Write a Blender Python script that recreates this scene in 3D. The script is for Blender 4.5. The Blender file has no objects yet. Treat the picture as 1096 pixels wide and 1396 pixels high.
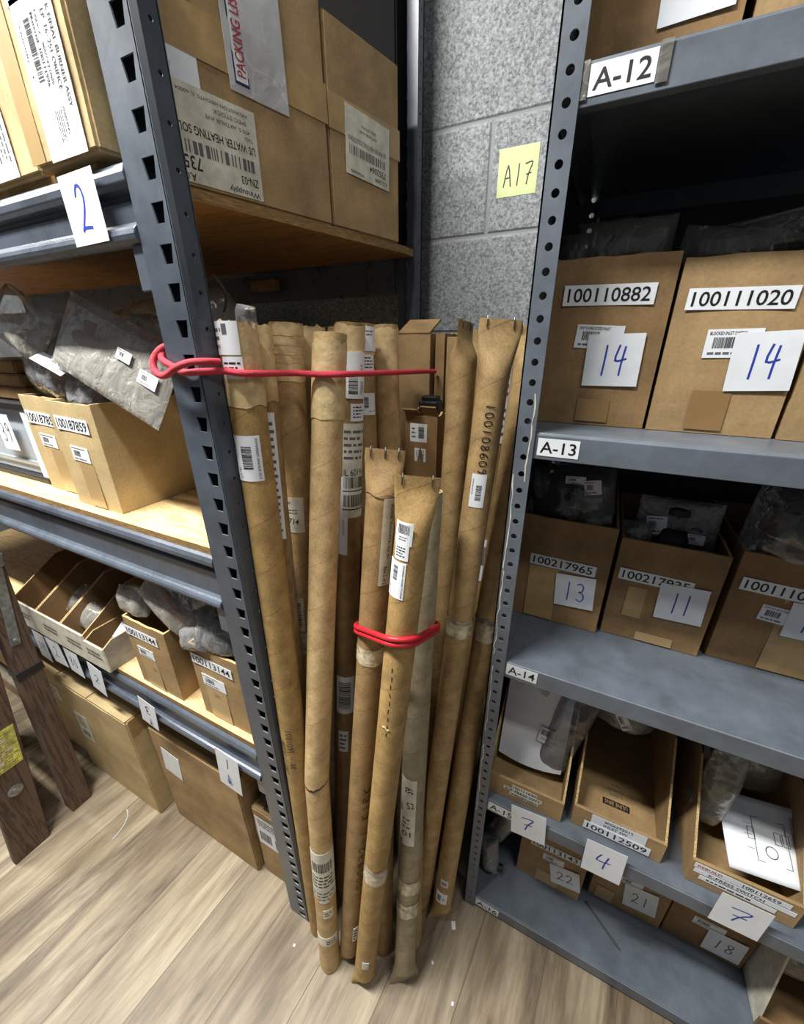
import bpy, bmesh, math, random
from mathutils import Vector, Matrix, noise
random.seed(7)
PI = math.pi
S = bpy.context.scene
COL = S.collection
def R(a): return math.radians(a)

# ------------------------------------------------------------------ materials
MATS = {}
def newmat(name):
    m = bpy.data.materials.new(name); m.use_nodes = True
    nt = m.node_tree
    b = nt.nodes['Principled BSDF']
    MATS[name] = m
    return m, nt, b
def N(nt, typ, **kw):
    n = nt.nodes.new(typ)
    for k, v in kw.items():
        if k == 'inp':
            for kk, vv in v.items(): n.inputs[kk].default_value = vv
        else: setattr(n, k, v)
    return n
def L(nt, a, b): nt.links.new(a, b)
def lin(c):
    return tuple(((x/255)/12.92 if x/255 <= .04045 else ((x/255+.055)/1.055)**2.4) for x in c) + (1,)
def simple(name, rgb, rough=.6, metal=0, spec=.5, var=0, vscale=30, bump=0, bscale=200, aniso=None, coat=0):
    m, nt, b = newmat(name)
    b.inputs['Base Color'].default_value = lin(rgb)
    b.inputs['Roughness'].default_value = rough
    b.inputs['Metallic'].default_value = metal
    b.inputs['Specular IOR Level'].default_value = spec
    b.inputs['Coat Weight'].default_value = coat
    tc = N(nt, 'ShaderNodeTexCoord')
    vec = tc.outputs['Object']
    if aniso:
        mp = N(nt, 'ShaderNodeMapping'); mp.inputs['Scale'].default_value = aniso
        L(nt, vec, mp.inputs['Vector']); vec = mp.outputs['Vector']
    if var:
        n = N(nt, 'ShaderNodeTexNoise', inp={'Scale': vscale, 'Detail': 5, 'Roughness': .6})
        L(nt, vec, n.inputs['Vector'])
        r = N(nt, 'ShaderNodeValToRGB')
        d = lin(tuple(max(0, x*(1-var)) for x in rgb)); l_ = lin(tuple(min(255, x*(1+var*.6)) for x in rgb))
        r.color_ramp.elements[0].position = .3; r.color_ramp.elements[1].position = .7
        r.color_ramp.elements[0].color = d; r.color_ramp.elements[1].color = l_
        L(nt, n.outputs['Fac'], r.inputs['Fac']); L(nt, r.outputs['Color'], b.inputs['Base Color'])
    if bump:
        n2 = N(nt, 'ShaderNodeTexNoise', inp={'Scale': bscale, 'Detail': 3})
        L(nt, vec, n2.inputs['Vector'])
        bp = N(nt, 'ShaderNodeBump', inp={'Strength': bump, 'Distance': .002})
        L(nt, n2.outputs['Fac'], bp.inputs['Height']); L(nt, bp.outputs['Normal'], b.inputs['Normal'])
    return m

def cardboard(name, rgb, dirt=.25):
    """kraft board: soft large blotches, fine fibres, faint flute lines in the relief"""
    m, nt, b = newmat(name)
    tc = N(nt, 'ShaderNodeTexCoord')
    n1 = N(nt, 'ShaderNodeTexNoise', inp={'Scale': 9, 'Detail': 6, 'Roughness': .62})
    n2 = N(nt, 'ShaderNodeTexNoise', inp={'Scale': 240, 'Detail': 2})
    L(nt, tc.outputs['Object'], n1.inputs['Vector']); L(nt, tc.outputs['Object'], n2.inputs['Vector'])
    r = N(nt, 'ShaderNodeValToRGB')
    r.color_ramp.elements[0].position = .25; r.color_ramp.elements[1].position = .72
    r.color_ramp.elements[0].color = lin(tuple(x*(1-dirt) for x in rgb)); r.color_ramp.elements[1].color = lin(tuple(min(255, x*1.06) for x in rgb))
    L(nt, n1.outputs['Fac'], r.inputs['Fac'])
    mx = N(nt, 'ShaderNodeMixRGB', blend_type='MULTIPLY', inp={'Fac': .35})
    r2 = N(nt, 'ShaderNodeValToRGB'); r2.color_ramp.elements[0].color = (.6, .6, .6, 1); r2.color_ramp.elements[0].position = .3; r2.color_ramp.elements[1].position = .6
    L(nt, n2.outputs['Fac'], r2.inputs['Fac'])
    L(nt, r.outputs['Color'], mx.inputs['Color1']); L(nt, r2.outputs['Color'], mx.inputs['Color2'])
    L(nt, mx.outputs['Color'], b.inputs['Base Color'])
    b.inputs['Roughness'].default_value = .72; b.inputs['Specular IOR Level'].default_value = .3
    n3 = N(nt, 'ShaderNodeTexNoise', inp={'Scale': 22, 'Detail': 4})
    L(nt, tc.outputs['Object'], n3.inputs['Vector'])
    bp = N(nt, 'ShaderNodeBump', inp={'Strength': .35, 'Distance': .004})
    L(nt, n3.outputs['Fac'], bp.inputs['Height']); L(nt, bp.outputs['Normal'], b.inputs['Normal'])
    return m

def kraft_tube(name, rgb, seed=0, dirt=.3):
    """spiral wound kraft paper: UV.x = turn around, UV.y = metres along the tube"""
    m, nt, b = newmat(name)
    uv = N(nt, 'ShaderNodeTexCoord')
    sp = N(nt, 'ShaderNodeSeparateXYZ'); L(nt, uv.outputs['UV'], sp.inputs[0])
    def mth(op, a, bb=None):
        n = N(nt, 'ShaderNodeMath', operation=op)
        for i, x in enumerate((a, bb)):
            if x is None: continue
            if isinstance(x, (int, float)): n.inputs[i].default_value = x
            else: L(nt, x, n.inputs[i])
        return n.outputs[0]
    v = mth('DIVIDE', sp.outputs['Y'], .078)
    ph = mth('SUBTRACT', v, sp.outputs['X'])
    fr = mth('FRACT', mth('ADD', ph, seed*.37))
    seam = mth('LESS_THAN', fr, .018)
    seam2 = mth('LESS_THAN', mth('ABSOLUTE', mth('SUBTRACT', fr, .045)), .02)
    cmb = N(nt, 'ShaderNodeCombineXYZ')
    L(nt, mth('SINE', mth('MULTIPLY', sp.outputs['X'], 2*PI)), cmb.inputs[0])
    L(nt, mth('COSINE', mth('MULTIPLY', sp.outputs['X'], 2*PI)), cmb.inputs[1])
    L(nt, mth('ADD', mth('MULTIPLY', sp.outputs['Y'], 38), seed*3.1), cmb.inputs[2])
    n1 = N(nt, 'ShaderNodeTexNoise', inp={'Scale': .8, 'Detail': 6, 'Roughness': .65})
    n2 = N(nt, 'ShaderNodeTexNoise', inp={'Scale': 9, 'Detail': 4, 'Roughness': .7})
    n4 = N(nt, 'ShaderNodeTexNoise', inp={'Scale': 3.3, 'Detail': 2})
    for n in (n1, n2, n4): L(nt, cmb.outputs[0], n.inputs['Vector'])
    r = N(nt, 'ShaderNodeValToRGB')
    r.color_ramp.elements[0].position = .3; r.color_ramp.elements[1].position = .68
    r.color_ramp.elements[0].color = lin(tuple(x*(1-dirt*.6) for x in rgb)); r.color_ramp.elements[1].color = lin(tuple(min(255, x*1.06) for x in rgb))
    L(nt, n1.outputs['Fac'], r.inputs['Fac'])
    m1 = N(nt, 'ShaderNodeMixRGB', blend_type='MULTIPLY', inp={'Fac': .5})
    r2 = N(nt, 'ShaderNodeValToRGB'); r2.color_ramp.elements[0].color = (.55, .5, .45, 1); r2.color_ramp.elements[0].position = .36; r2.color_ramp.elements[1].position = .56
    L(nt, n2.outputs['Fac'], r2.inputs['Fac']); L(nt, r.outputs['Color'], m1.inputs['Color1']); L(nt, r2.outputs['Color'], m1.inputs['Color2'])
    # dark scuffs
    r3 = N(nt, 'ShaderNodeValToRGB'); r3.color_ramp.elements[0].color = (.42, .36, .28, 1); r3.color_ramp.elements[0].position = .24; r3.color_ramp.elements[1].position = .31
    L(nt, n4.outputs['Fac'], r3.inputs['Fac'])
    m2 = N(nt, 'ShaderNodeMixRGB', blend_type='MULTIPLY', inp={'Fac': .45}); L(nt, m1.outputs['Color'], m2.inputs['Color1']); L(nt, r3.outputs['Color'], m2.inputs['Color2'])
    m3 = N(nt, 'ShaderNodeMixRGB', blend_type='MULTIPLY'); L(nt, mth('MULTIPLY', seam, .5), m3.inputs['Fac'])
    L(nt, m2.outputs['Color'], m3.inputs['Color1']); m3.inputs['Color2'].default_value = (.45, .36, .25, 1)
    L(nt, m3.outputs['Color'], b.inputs['Base Color'])
    b.inputs['Roughness'].default_value = .6; b.inputs['Specular IOR Level'].default_value = .35
    h = mth('ADD', mth('MULTIPLY', seam2, .7), mth('MULTIPLY', n2.outputs['Fac'], .8))
    bp = N(nt, 'ShaderNodeBump', inp={'Strength': .45, 'Distance': .0012})
    L(nt, h, bp.inputs['Height']); L(nt, bp.outputs['Normal'], b.inputs['Normal'])
    return m

def film(name, rgb=(215, 218, 222), body=.28, rough=.12, bscale=45, bump=.9, base=.05):
    """clear polythene: see-through sheet with a little milky body and sharp crinkles, their highlights partly painted as pale lines"""
    m, nt, b = newmat(name)
    out = nt.nodes['Material Output']
    nt.nodes.remove(b)
    tr = N(nt, 'ShaderNodeBsdfTransparent'); tr.inputs[0].default_value = (.93, .94, .95, 1)
    df = N(nt, 'ShaderNodeBsdfDiffuse'); df.inputs[0].default_value = lin(rgb)
    gl = N(nt, 'ShaderNodeBsdfGlossy'); gl.inputs['Roughness'].default_value = rough; gl.inputs['Color'].default_value = (.95, .95, .95, 1)
    tc = N(nt, 'ShaderNodeTexCoord')
    n = N(nt, 'ShaderNodeTexNoise', inp={'Scale': bscale, 'Detail': 3, 'Distortion': 1.2})
    vz = N(nt, 'ShaderNodeTexVoronoi', feature='DISTANCE_TO_EDGE', inp={'Scale': bscale*.5})
    L(nt, tc.outputs['Object'], n.inputs['Vector']); L(nt, tc.outputs['Object'], vz.inputs['Vector'])
    ad = N(nt, 'ShaderNodeMath', operation='ADD'); L(nt, n.outputs['Fac'], ad.inputs[0]); L(nt, vz.outputs[0], ad.inputs[1])
    bp = N(nt, 'ShaderNodeBump', inp={'Strength': bump, 'Distance': .006}); L(nt, ad.outputs[0], bp.inputs['Height'])
    L(nt, bp.outputs['Normal'], gl.inputs['Normal']); L(nt, bp.outputs['Normal'], df.inputs['Normal'])
    fr = N(nt, 'ShaderNodeFresnel', inp={'IOR': 1.5}); L(nt, bp.outputs['Normal'], fr.inputs['Normal'])
    frm = N(nt, 'ShaderNodeMath', operation='MULTIPLY_ADD', inp={1: 1.2, 2: base}); L(nt, fr.outputs[0], frm.inputs[0]); frm.use_clamp = True
    lw = N(nt, 'ShaderNodeLayerWeight', inp={'Blend': .35}); L(nt, bp.outputs['Normal'], lw.inputs['Normal'])
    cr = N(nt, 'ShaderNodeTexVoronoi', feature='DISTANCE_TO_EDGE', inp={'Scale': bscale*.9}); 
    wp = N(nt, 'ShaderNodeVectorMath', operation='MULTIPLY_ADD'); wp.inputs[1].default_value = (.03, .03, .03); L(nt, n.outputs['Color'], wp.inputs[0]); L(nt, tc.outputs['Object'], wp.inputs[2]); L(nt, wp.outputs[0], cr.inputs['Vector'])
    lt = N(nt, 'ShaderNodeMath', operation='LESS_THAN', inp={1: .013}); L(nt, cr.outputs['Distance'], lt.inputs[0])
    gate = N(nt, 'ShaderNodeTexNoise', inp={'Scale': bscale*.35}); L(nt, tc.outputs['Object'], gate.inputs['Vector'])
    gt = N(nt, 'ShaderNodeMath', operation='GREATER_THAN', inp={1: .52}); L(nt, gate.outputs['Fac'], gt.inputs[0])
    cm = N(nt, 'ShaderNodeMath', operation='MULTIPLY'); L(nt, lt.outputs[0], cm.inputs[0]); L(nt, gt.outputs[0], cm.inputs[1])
    c2 = N(nt, 'ShaderNodeMath', operation='MULTIPLY_ADD', inp={1: .16, 2: body}); L(nt, cm.outputs[0], c2.inputs[0])  # pale crease lines painted into the body in place of crinkle highlights
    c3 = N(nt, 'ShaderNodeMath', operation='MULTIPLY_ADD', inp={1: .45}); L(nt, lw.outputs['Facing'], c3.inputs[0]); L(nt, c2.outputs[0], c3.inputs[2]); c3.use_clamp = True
    a = N(nt, 'ShaderNodeMixShader'); L(nt, c3.outputs[0], a.inputs[0]); L(nt, tr.outputs[0], a.inputs[1]); L(nt, df.outputs[0], a.inputs[2])
    c = N(nt, 'ShaderNodeMixShader'); L(nt, frm.outputs[0], c.inputs[0]); L(nt, a.outputs[0], c.inputs[1]); L(nt, gl.outputs[0], c.inputs[2])
    L(nt, c.outputs[0], out.inputs['Surface'])
    return m

def woodgrain(name, c1, c2, axis_scale, wscale=6, rough=.55, dist=4, bump=.2):
    m, nt, b = newmat(name)
    tc = N(nt, 'ShaderNodeTexCoord'); mp = N(nt, 'ShaderNodeMapping'); mp.inputs['Scale'].default_value = axis_scale
    L(nt, tc.outputs['Object'], mp.inputs['Vector'])
    n = N(nt, 'ShaderNodeTexNoise', inp={'Scale': wscale, 'Detail': 7, 'Roughness': .62, 'Distortion': dist*.2})
    L(nt, mp.outputs[0], n.inputs['Vector'])
    w = N(nt, 'ShaderNodeMath', operation='MULTIPLY', inp={1: 7}); L(nt, n.outputs['Fac'], w.inputs[0])
    f = N(nt, 'ShaderNodeMath', operation='FRACT'); L(nt, w.outputs[0], f.inputs[0])
    pp = N(nt, 'ShaderNodeMath', operation='PINGPONG', inp={1: .5}); L(nt, w.outputs[0], pp.inputs[0])
    r = N(nt, 'ShaderNodeValToRGB'); r.color_ramp.elements[0].position = .02; r.color_ramp.elements[1].position = .3
    r.color_ramp.elements[0].color = lin(c1); r.color_ramp.elements[1].color = lin(c2)
    L(nt, pp.outputs[0], r.inputs['Fac']); L(nt, r.outputs['Color'], b.inputs['Base Color'])
    b.inputs['Roughness'].default_value = rough
    bp = N(nt, 'ShaderNodeBump', inp={'Strength': bump, 'Distance': .002}); L(nt, n.outputs['Fac'], bp.inputs['Height']); L(nt, bp.outputs['Normal'], b.inputs['Normal'])
    return m

def floor_mat():
    m, nt, b = newmat('plank_floor')
    tc = N(nt, 'ShaderNodeTexCoord')
    mp = N(nt, 'ShaderNodeMapping', vector_type='POINT')
    mp.inputs['Location'].default_value = (.70, 0, 0); 
    rot = N(nt, 'ShaderNodeMapping'); rot.inputs['Rotation'].default_value = (0, 0, R(5.5)); 
    mp.inputs['Location'].default_value = (.0, 0, 0)
    L(nt, tc.outputs['Object'], rot.inputs['Vector'])
    # brick rows run along local y: swap axes
    sp = N(nt, 'ShaderNodeSeparateXYZ'); L(nt, rot.outputs[0], sp.inputs[0])
    ax = N(nt, 'ShaderNodeMath', operation='ADD', inp={1: .712 + .1535*20}); L(nt, sp.outputs['X'], ax.inputs[0])
    ay = N(nt, 'ShaderNodeMath', operation='ADD', inp={1: 8.0}); L(nt, sp.outputs['Y'], ay.inputs[0])
    cb = N(nt, 'ShaderNodeCombineXYZ'); L(nt, ay.outputs[0], cb.inputs[0]); L(nt, ax.outputs[0], cb.inputs[1])
    br = N(nt, 'ShaderNodeTexBrick', offset=.37, offset_frequency=2, squash=1, inp={'Scale': 1, 'Mortar Size': .0011, 'Mortar Smooth': .2, 'Brick Width': 1.9, 'Row Height': .1535, 'Bias': 0})
    br.inputs['Color1'].default_value = (0, 0, 0, 1); br.inputs['Color2'].default_value = (1, 1, 1, 1); br.inputs['Mortar'].default_value = (.5, .5, .5, 1)
    L(nt, cb.outputs[0], br.inputs['Vector'])
    # grain along planks
    st = N(nt, 'ShaderNodeMapping'); st.inputs['Scale'].default_value = (12, 1.6, 1); L(nt, rot.outputs[0], st.inputs['Vector'])
    # shift by plank tint so grain differs from plank to plank
    add = N(nt, 'ShaderNodeVectorMath', operation='ADD'); L(nt, st.outputs[0], add.inputs[0])
    sc = N(nt, 'ShaderNodeVectorMath', operation='SCALE'); sc.inputs['Scale'].default_value = 9; L(nt, br.outputs['Color'], sc.inputs[0]); L(nt, sc.outputs[0], add.inputs[1])
    n1 = N(nt, 'ShaderNodeTexNoise', inp={'Scale': 1.0, 'Detail': 8, 'Roughness': .68, 'Distortion': .9}); L(nt, add.outputs[0], n1.inputs['Vector'])
    st2 = N(nt, 'ShaderNodeMapping'); st2.inputs['Scale'].default_value = (60, 5, 1); L(nt, rot.outputs[0], st2.inputs['Vector'])
    n2 = N(nt, 'ShaderNodeTexNoise', inp={'Scale': 1.2, 'Detail': 6, 'Roughness': .7}); L(nt, st2.outputs[0], n2.inputs['Vector'])
    r = N(nt, 'ShaderNodeValToRGB'); e = r.color_ramp.elements
    e[0].position = .28; e[0].color = lin((92, 80, 68)); e[1].position = .76; e[1].color = lin((198, 187, 164))
    x = r.color_ramp.elements.new(.42); x.color = lin((146, 132, 112)); x = r.color_ramp.elements.new(.56); x.color = lin((176, 162, 138))
    L(nt, n1.outputs['Fac'], r.inputs['Fac'])
    r2 = N(nt, 'ShaderNodeValToRGB'); r2.color_ramp.elements[0].color = (.5, .47, .44, 1); r2.color_ramp.elements[0].position = .34; r2.color_ramp.elements[1].position = .55
    L(nt, n2.outputs['Fac'], r2.inputs['Fac'])
    m1 = N(nt, 'ShaderNodeMixRGB', blend_type='MULTIPLY', inp={'Fac': .6}); L(nt, r.outputs['Color'], m1.inputs['Color1']); L(nt, r2.outputs['Color'], m1.inputs['Color2'])
    # plank tint
    r3 = N(nt, 'ShaderNodeValToRGB'); r3.color_ramp.elements[0].color = (.68, .64, .62, 1); r3.color_ramp.elements[1].color = (1, 1, .97, 1)
    L(nt, br.outputs['Color'], r3.inputs['Fac'])
    m2 = N(nt, 'ShaderNodeMixRGB', blend_type='MULTIPLY', inp={'Fac': .8}); L(nt, m1.outputs['Color'], m2.inputs['Color1']); L(nt, r3.outputs['Color'], m2.inputs['Color2'])
    st4 = N(nt, 'ShaderNodeMapping'); st4.inputs['Scale'].default_value = (7, 1.3, 1); L(nt, rot.outputs[0], st4.inputs['Vector'])
    n5 = N(nt, 'ShaderNodeTexNoise', inp={'Scale': 1.0, 'Detail': 5, 'Roughness': .6, 'Distortion': .6}); L(nt, st4.outputs[0], n5.inputs['Vector'])
    r5 = N(nt, 'ShaderNodeValToRGB'); r5.color_ramp.elements[0].color = (.44, .38, .33, 1); r5.color_ramp.elements[0].position = .38; r5.color_ramp.elements[1].position = .56
    L(nt, n5.outputs['Fac'], r5.inputs['Fac'])
    m5 = N(nt, 'ShaderNodeMixRGB', blend_type='MULTIPLY', inp={'Fac': .85}); L(nt, m2.outputs['Color'], m5.inputs['Color1']); L(nt, r5.outputs['Color'], m5.inputs['Color2'])
    m3 = N(nt, 'ShaderNodeMixRGB', blend_type='MIX'); L(nt, br.outputs['Fac'], m3.inputs['Fac']); L(nt, m5.outputs['Color'], m3.inputs['Color1']); m3.inputs['Color2'].default_value = lin((92, 78, 66))
    L(nt, m3.outputs['Color'], b.inputs['Base Color'])
    b.inputs['Roughness'].default_value = .42; b.inputs['Specular IOR Level'].default_value = .4
    bp = N(nt, 'ShaderNodeBump', inp={'Strength': .15, 'Distance': .001}); L(nt, n1.outputs['Fac'], bp.inputs['Height']); L(nt, bp.outputs['Normal'], b.inputs['Normal'])
    return m

def block_wall():
    m, nt, b = newmat('concrete_block')
    tc = N(nt, 'ShaderNodeTexCoord'); sp = N(nt, 'ShaderNodeSeparateXYZ'); L(nt, tc.outputs['Object'], sp.inputs[0])
    ax = N(nt, 'ShaderNodeMath', operation='ADD', inp={1: .3077 + .4064*20}); L(nt, sp.outputs['X'], ax.inputs[0])
    az = N(nt, 'ShaderNodeMath', operation='ADD', inp={1: -.178 + .2032*4}); L(nt, sp.outputs['Z'], az.inputs[0])
    cb = N(nt, 'ShaderNodeCombineXYZ'); L(nt, ax.outputs[0], cb.inputs[0]); L(nt, az.outputs[0], cb.inputs[1])
    br = N(nt, 'ShaderNodeTexBrick', offset=.5, offset_frequency=2, inp={'Scale': 1, 'Mortar Size': .0075, 'Mortar Smooth': .8, 'Brick Width': .4064, 'Row Height': .2032})
    L(nt, cb.outputs[0], br.inputs['Vector'])
    n = N(nt, 'ShaderNodeTexNoise', inp={'Scale': 190, 'Detail': 4, 'Roughness': .7}); L(nt, tc.outputs['Object'], n.inputs['Vector'])
    n2 = N(nt, 'ShaderNodeTexNoise', inp={'Scale': 6, 'Detail': 4}); L(nt, tc.outputs['Object'], n2.inputs['Vector'])
    r = N(nt, 'ShaderNodeValToRGB'); r.color_ramp.elements[0].position = .33; r.color_ramp.elements[1].position = .66
    r.color_ramp.elements[0].color = lin((88, 92, 96)); r.color_ramp.elements[1].color = lin((176, 180, 184)); L(nt, n.outputs['Fac'], r.inputs['Fac'])
    m0 = N(nt, 'ShaderNodeMixRGB', blend_type='MULTIPLY', inp={'Fac': .25}); L(nt, r.outputs[0], m0.inputs[1]); L(nt, n2.outputs['Fac'], m0.inputs[2])
    mx = N(nt, 'ShaderNodeMixRGB'); L(nt, br.outputs['Fac'], mx.inputs[0]); L(nt, m0.outputs[0], mx.inputs[1]); mx.inputs[2].default_value = lin((138, 141, 143))
    L(nt, mx.outputs[0], b.inputs['Base Color']); b.inputs['Roughness'].default_value = .8
    ml = N(nt, 'ShaderNodeMath', operation='MULTIPLY_ADD', inp={1: -2.2, 2: 0}); L(nt, br.outputs['Fac'], ml.inputs[0])
    ad = N(nt, 'ShaderNodeMath', operation='ADD'); L(nt, n.outputs['Fac'], ad.inputs[0]); L(nt, ml.outputs[0], ad.inputs[1])
    bp = N(nt, 'ShaderNodeBump', inp={'Strength': .7, 'Distance': .0022}); L(nt, ad.outputs[0], bp.inputs['Height']); L(nt, bp.outputs['Normal'], b.inputs['Normal'])
    return m

def steel_paint(name, rgb, rough=.33):
    m, nt, b = newmat(name)
    tc = N(nt, 'ShaderNodeTexCoord')
    n = N(nt, 'ShaderNodeTexNoise', inp={'Scale': 14, 'Detail': 6, 'Roughness': .7}); L(nt, tc.outputs['Object'], n.inputs['Vector'])
    r = N(nt, 'ShaderNodeValToRGB'); r.color_ramp.elements[0].position = .3; r.color_ramp.elements[1].position = .7
    r.color_ramp.elements[0].color = lin(tuple(x*.84 for x in rgb)); r.color_ramp.elements[1].color = lin(tuple(x*1.08 for x in rgb))
    L(nt, n.outputs['Fac'], r.inputs['Fac']); L(nt, r.outputs[0], b.inputs['Base Color'])
    rr = N(nt, 'ShaderNodeMath', operation='MULTIPLY_ADD', inp={1: .25, 2: rough-.1}); L(nt, n.outputs['Fac'], rr.inputs[0]); L(nt, rr.outputs[0], b.inputs['Roughness'])
    b.inputs['Specular IOR Level'].default_value = .65
    n2 = N(nt, 'ShaderNodeTexNoise', inp={'Scale': 40, 'Detail': 2}); L(nt, tc.outputs['Object'], n2.inputs['Vector'])
    bp = N(nt, 'ShaderNodeBump', inp={'Strength': .08, 'Distance': .002}); L(nt, n2.outputs['Fac'], bp.inputs['Height']); L(nt, bp.outputs['Normal'], b.inputs['Normal'])
    return m

M_steelL = steel_paint('blue_grey_paint', (76, 84, 95))
M_steelR = steel_paint('slate_paint', (98, 106, 117), .36)
M_steelB = steel_paint('beam_paint', (86, 94, 106), .27)
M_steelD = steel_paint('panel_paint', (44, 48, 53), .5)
M_card = cardboard('carton_board', (178, 148, 106))
M_cardY = cardboard('pale_carton_board', (201, 177, 132), .15)
M_cardD = cardboard('brown_carton_board', (152, 120, 82))
M_cardC = cardboard('worn_carton_board', (162, 130, 90), .35)
M_edge = simple('board_edge', (196, 166, 118), .8, var=.35, vscale=400)
M_tubes = [kraft_tube('kraft_paper_%s' % w, c, i) for i, (w, c) in enumerate([
    ('tan', (188, 157, 110)), ('buff', (206, 176, 128)), ('brown', (164, 134, 92)), ('grey', (162, 150, 122)), ('ochre', (180, 148, 96)), ('light', (186, 156, 108))])]
M_paper = simple('white_paper', (232, 236, 242), .6, var=.04, vscale=20)
M_paperW = simple('aged_paper', (214, 210, 194), .65, var=.12, vscale=40)
M_yellow = simple('yellow_paper', (200, 208, 150), .5, var=.05)
M_grey = simple('grey_film_paper', (176, 182, 188), .35, var=.08, vscale=20)
M_ink = simple('black_ink', (24, 24, 28), .5)
M_fade = simple('faded_ink', (96, 96, 100), .6)
M_blue = simple('blue_marker', (42, 62, 168), .5)
M_teal = simple('teal_marker', (70, 130, 170), .5)
M_redink = simple('red_ink', (170, 40, 60), .5)
M_navy = simple('navy_ink', (38, 40, 84), .5)
M_tape = simple('crinkled_tape', (200, 186, 158), .16, var=.3, vscale=70, bump=.8, bscale=90)
M_tapeflat = simple('flat_tape', (182, 154, 110), .25, var=.06, vscale=12)
M_tapeB = simple('buff_packing_tape', (176, 146, 100), .28, var=.12, vscale=18, bump=.3, bscale=60)
M_tapeD = simple('dull_packing_tape', (146, 116, 76), .22, var=.06, vscale=12)
M_masking = simple('paper_tape', (208, 182, 136), .55, var=.15, vscale=50, bump=.5, bscale=120)
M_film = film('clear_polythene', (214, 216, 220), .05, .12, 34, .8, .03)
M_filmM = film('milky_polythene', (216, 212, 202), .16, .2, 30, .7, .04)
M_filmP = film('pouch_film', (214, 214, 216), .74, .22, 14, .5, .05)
M_red = simple('red_cord', (206, 50, 72), .6, bump=.9, bscale=900)
M_redband = simple('red_rubber', (190, 34, 48), .42)
M_black = simple('black_rubber', (22, 22, 24), .5, var=.2)
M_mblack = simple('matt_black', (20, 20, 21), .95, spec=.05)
M_dgrey = simple('grey_casting', (84, 86, 86), .55, var=.25, vscale=60, bump=.4)
M_lgrey = simple('pale_plastic', (150, 150, 146), .5, var=.15)
M_orange = simple('orange_plastic', (196, 84, 52), .45)
M_rust = simple('red_rubber_part', (150, 62, 48), .5, var=.2)
M_brass = simple('brass', (196, 168, 96), .3, metal=1)
M_zinc = simple('zinc_plate', (150, 154, 156), .38, metal=.8, var=.2, vscale=80)
M_staple = simple('staple_wire', (120, 116, 112), .35, metal=.9)
M_boardE = simple('board_side', (150, 116, 70), .75, var=.3, vscale=60, aniso=(1, 1, 8))
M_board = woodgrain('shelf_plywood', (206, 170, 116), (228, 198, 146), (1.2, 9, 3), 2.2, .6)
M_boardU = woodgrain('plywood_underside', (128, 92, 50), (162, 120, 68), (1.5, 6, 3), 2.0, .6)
M_ladder = woodgrain('aged_ladder_wood', (66, 50, 40), (100, 80, 66), (26, 26, 1.6), 1.3, .7, 2, .5)
M_dowel = simple('grey_dowel', (132, 122, 106), .7, var=.15)
M_blacktape = simple('black_tape', (28, 28, 30), .45)
M_sticker = simple('yellow_sticker', (196, 196, 96), .5, var=.35, vscale=60)
M_whiteplastic = simple('white_plastic', (214, 222, 232), .35)
m, nt, b = newmat('clear_bin_plastic'); M_bin = m
b.inputs['Base Color'].default_value = lin((206, 216, 226)); b.inputs['Roughness'].default_value = .35; b.inputs['Transmission Weight'].default_value = .45; b.inputs['IOR'].default_value = 1.2
M_floor = floor_mat(); M_wall = block_wall()
M_tan = simple('tan_block', (150, 120, 84), .8, var=.2)

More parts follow.
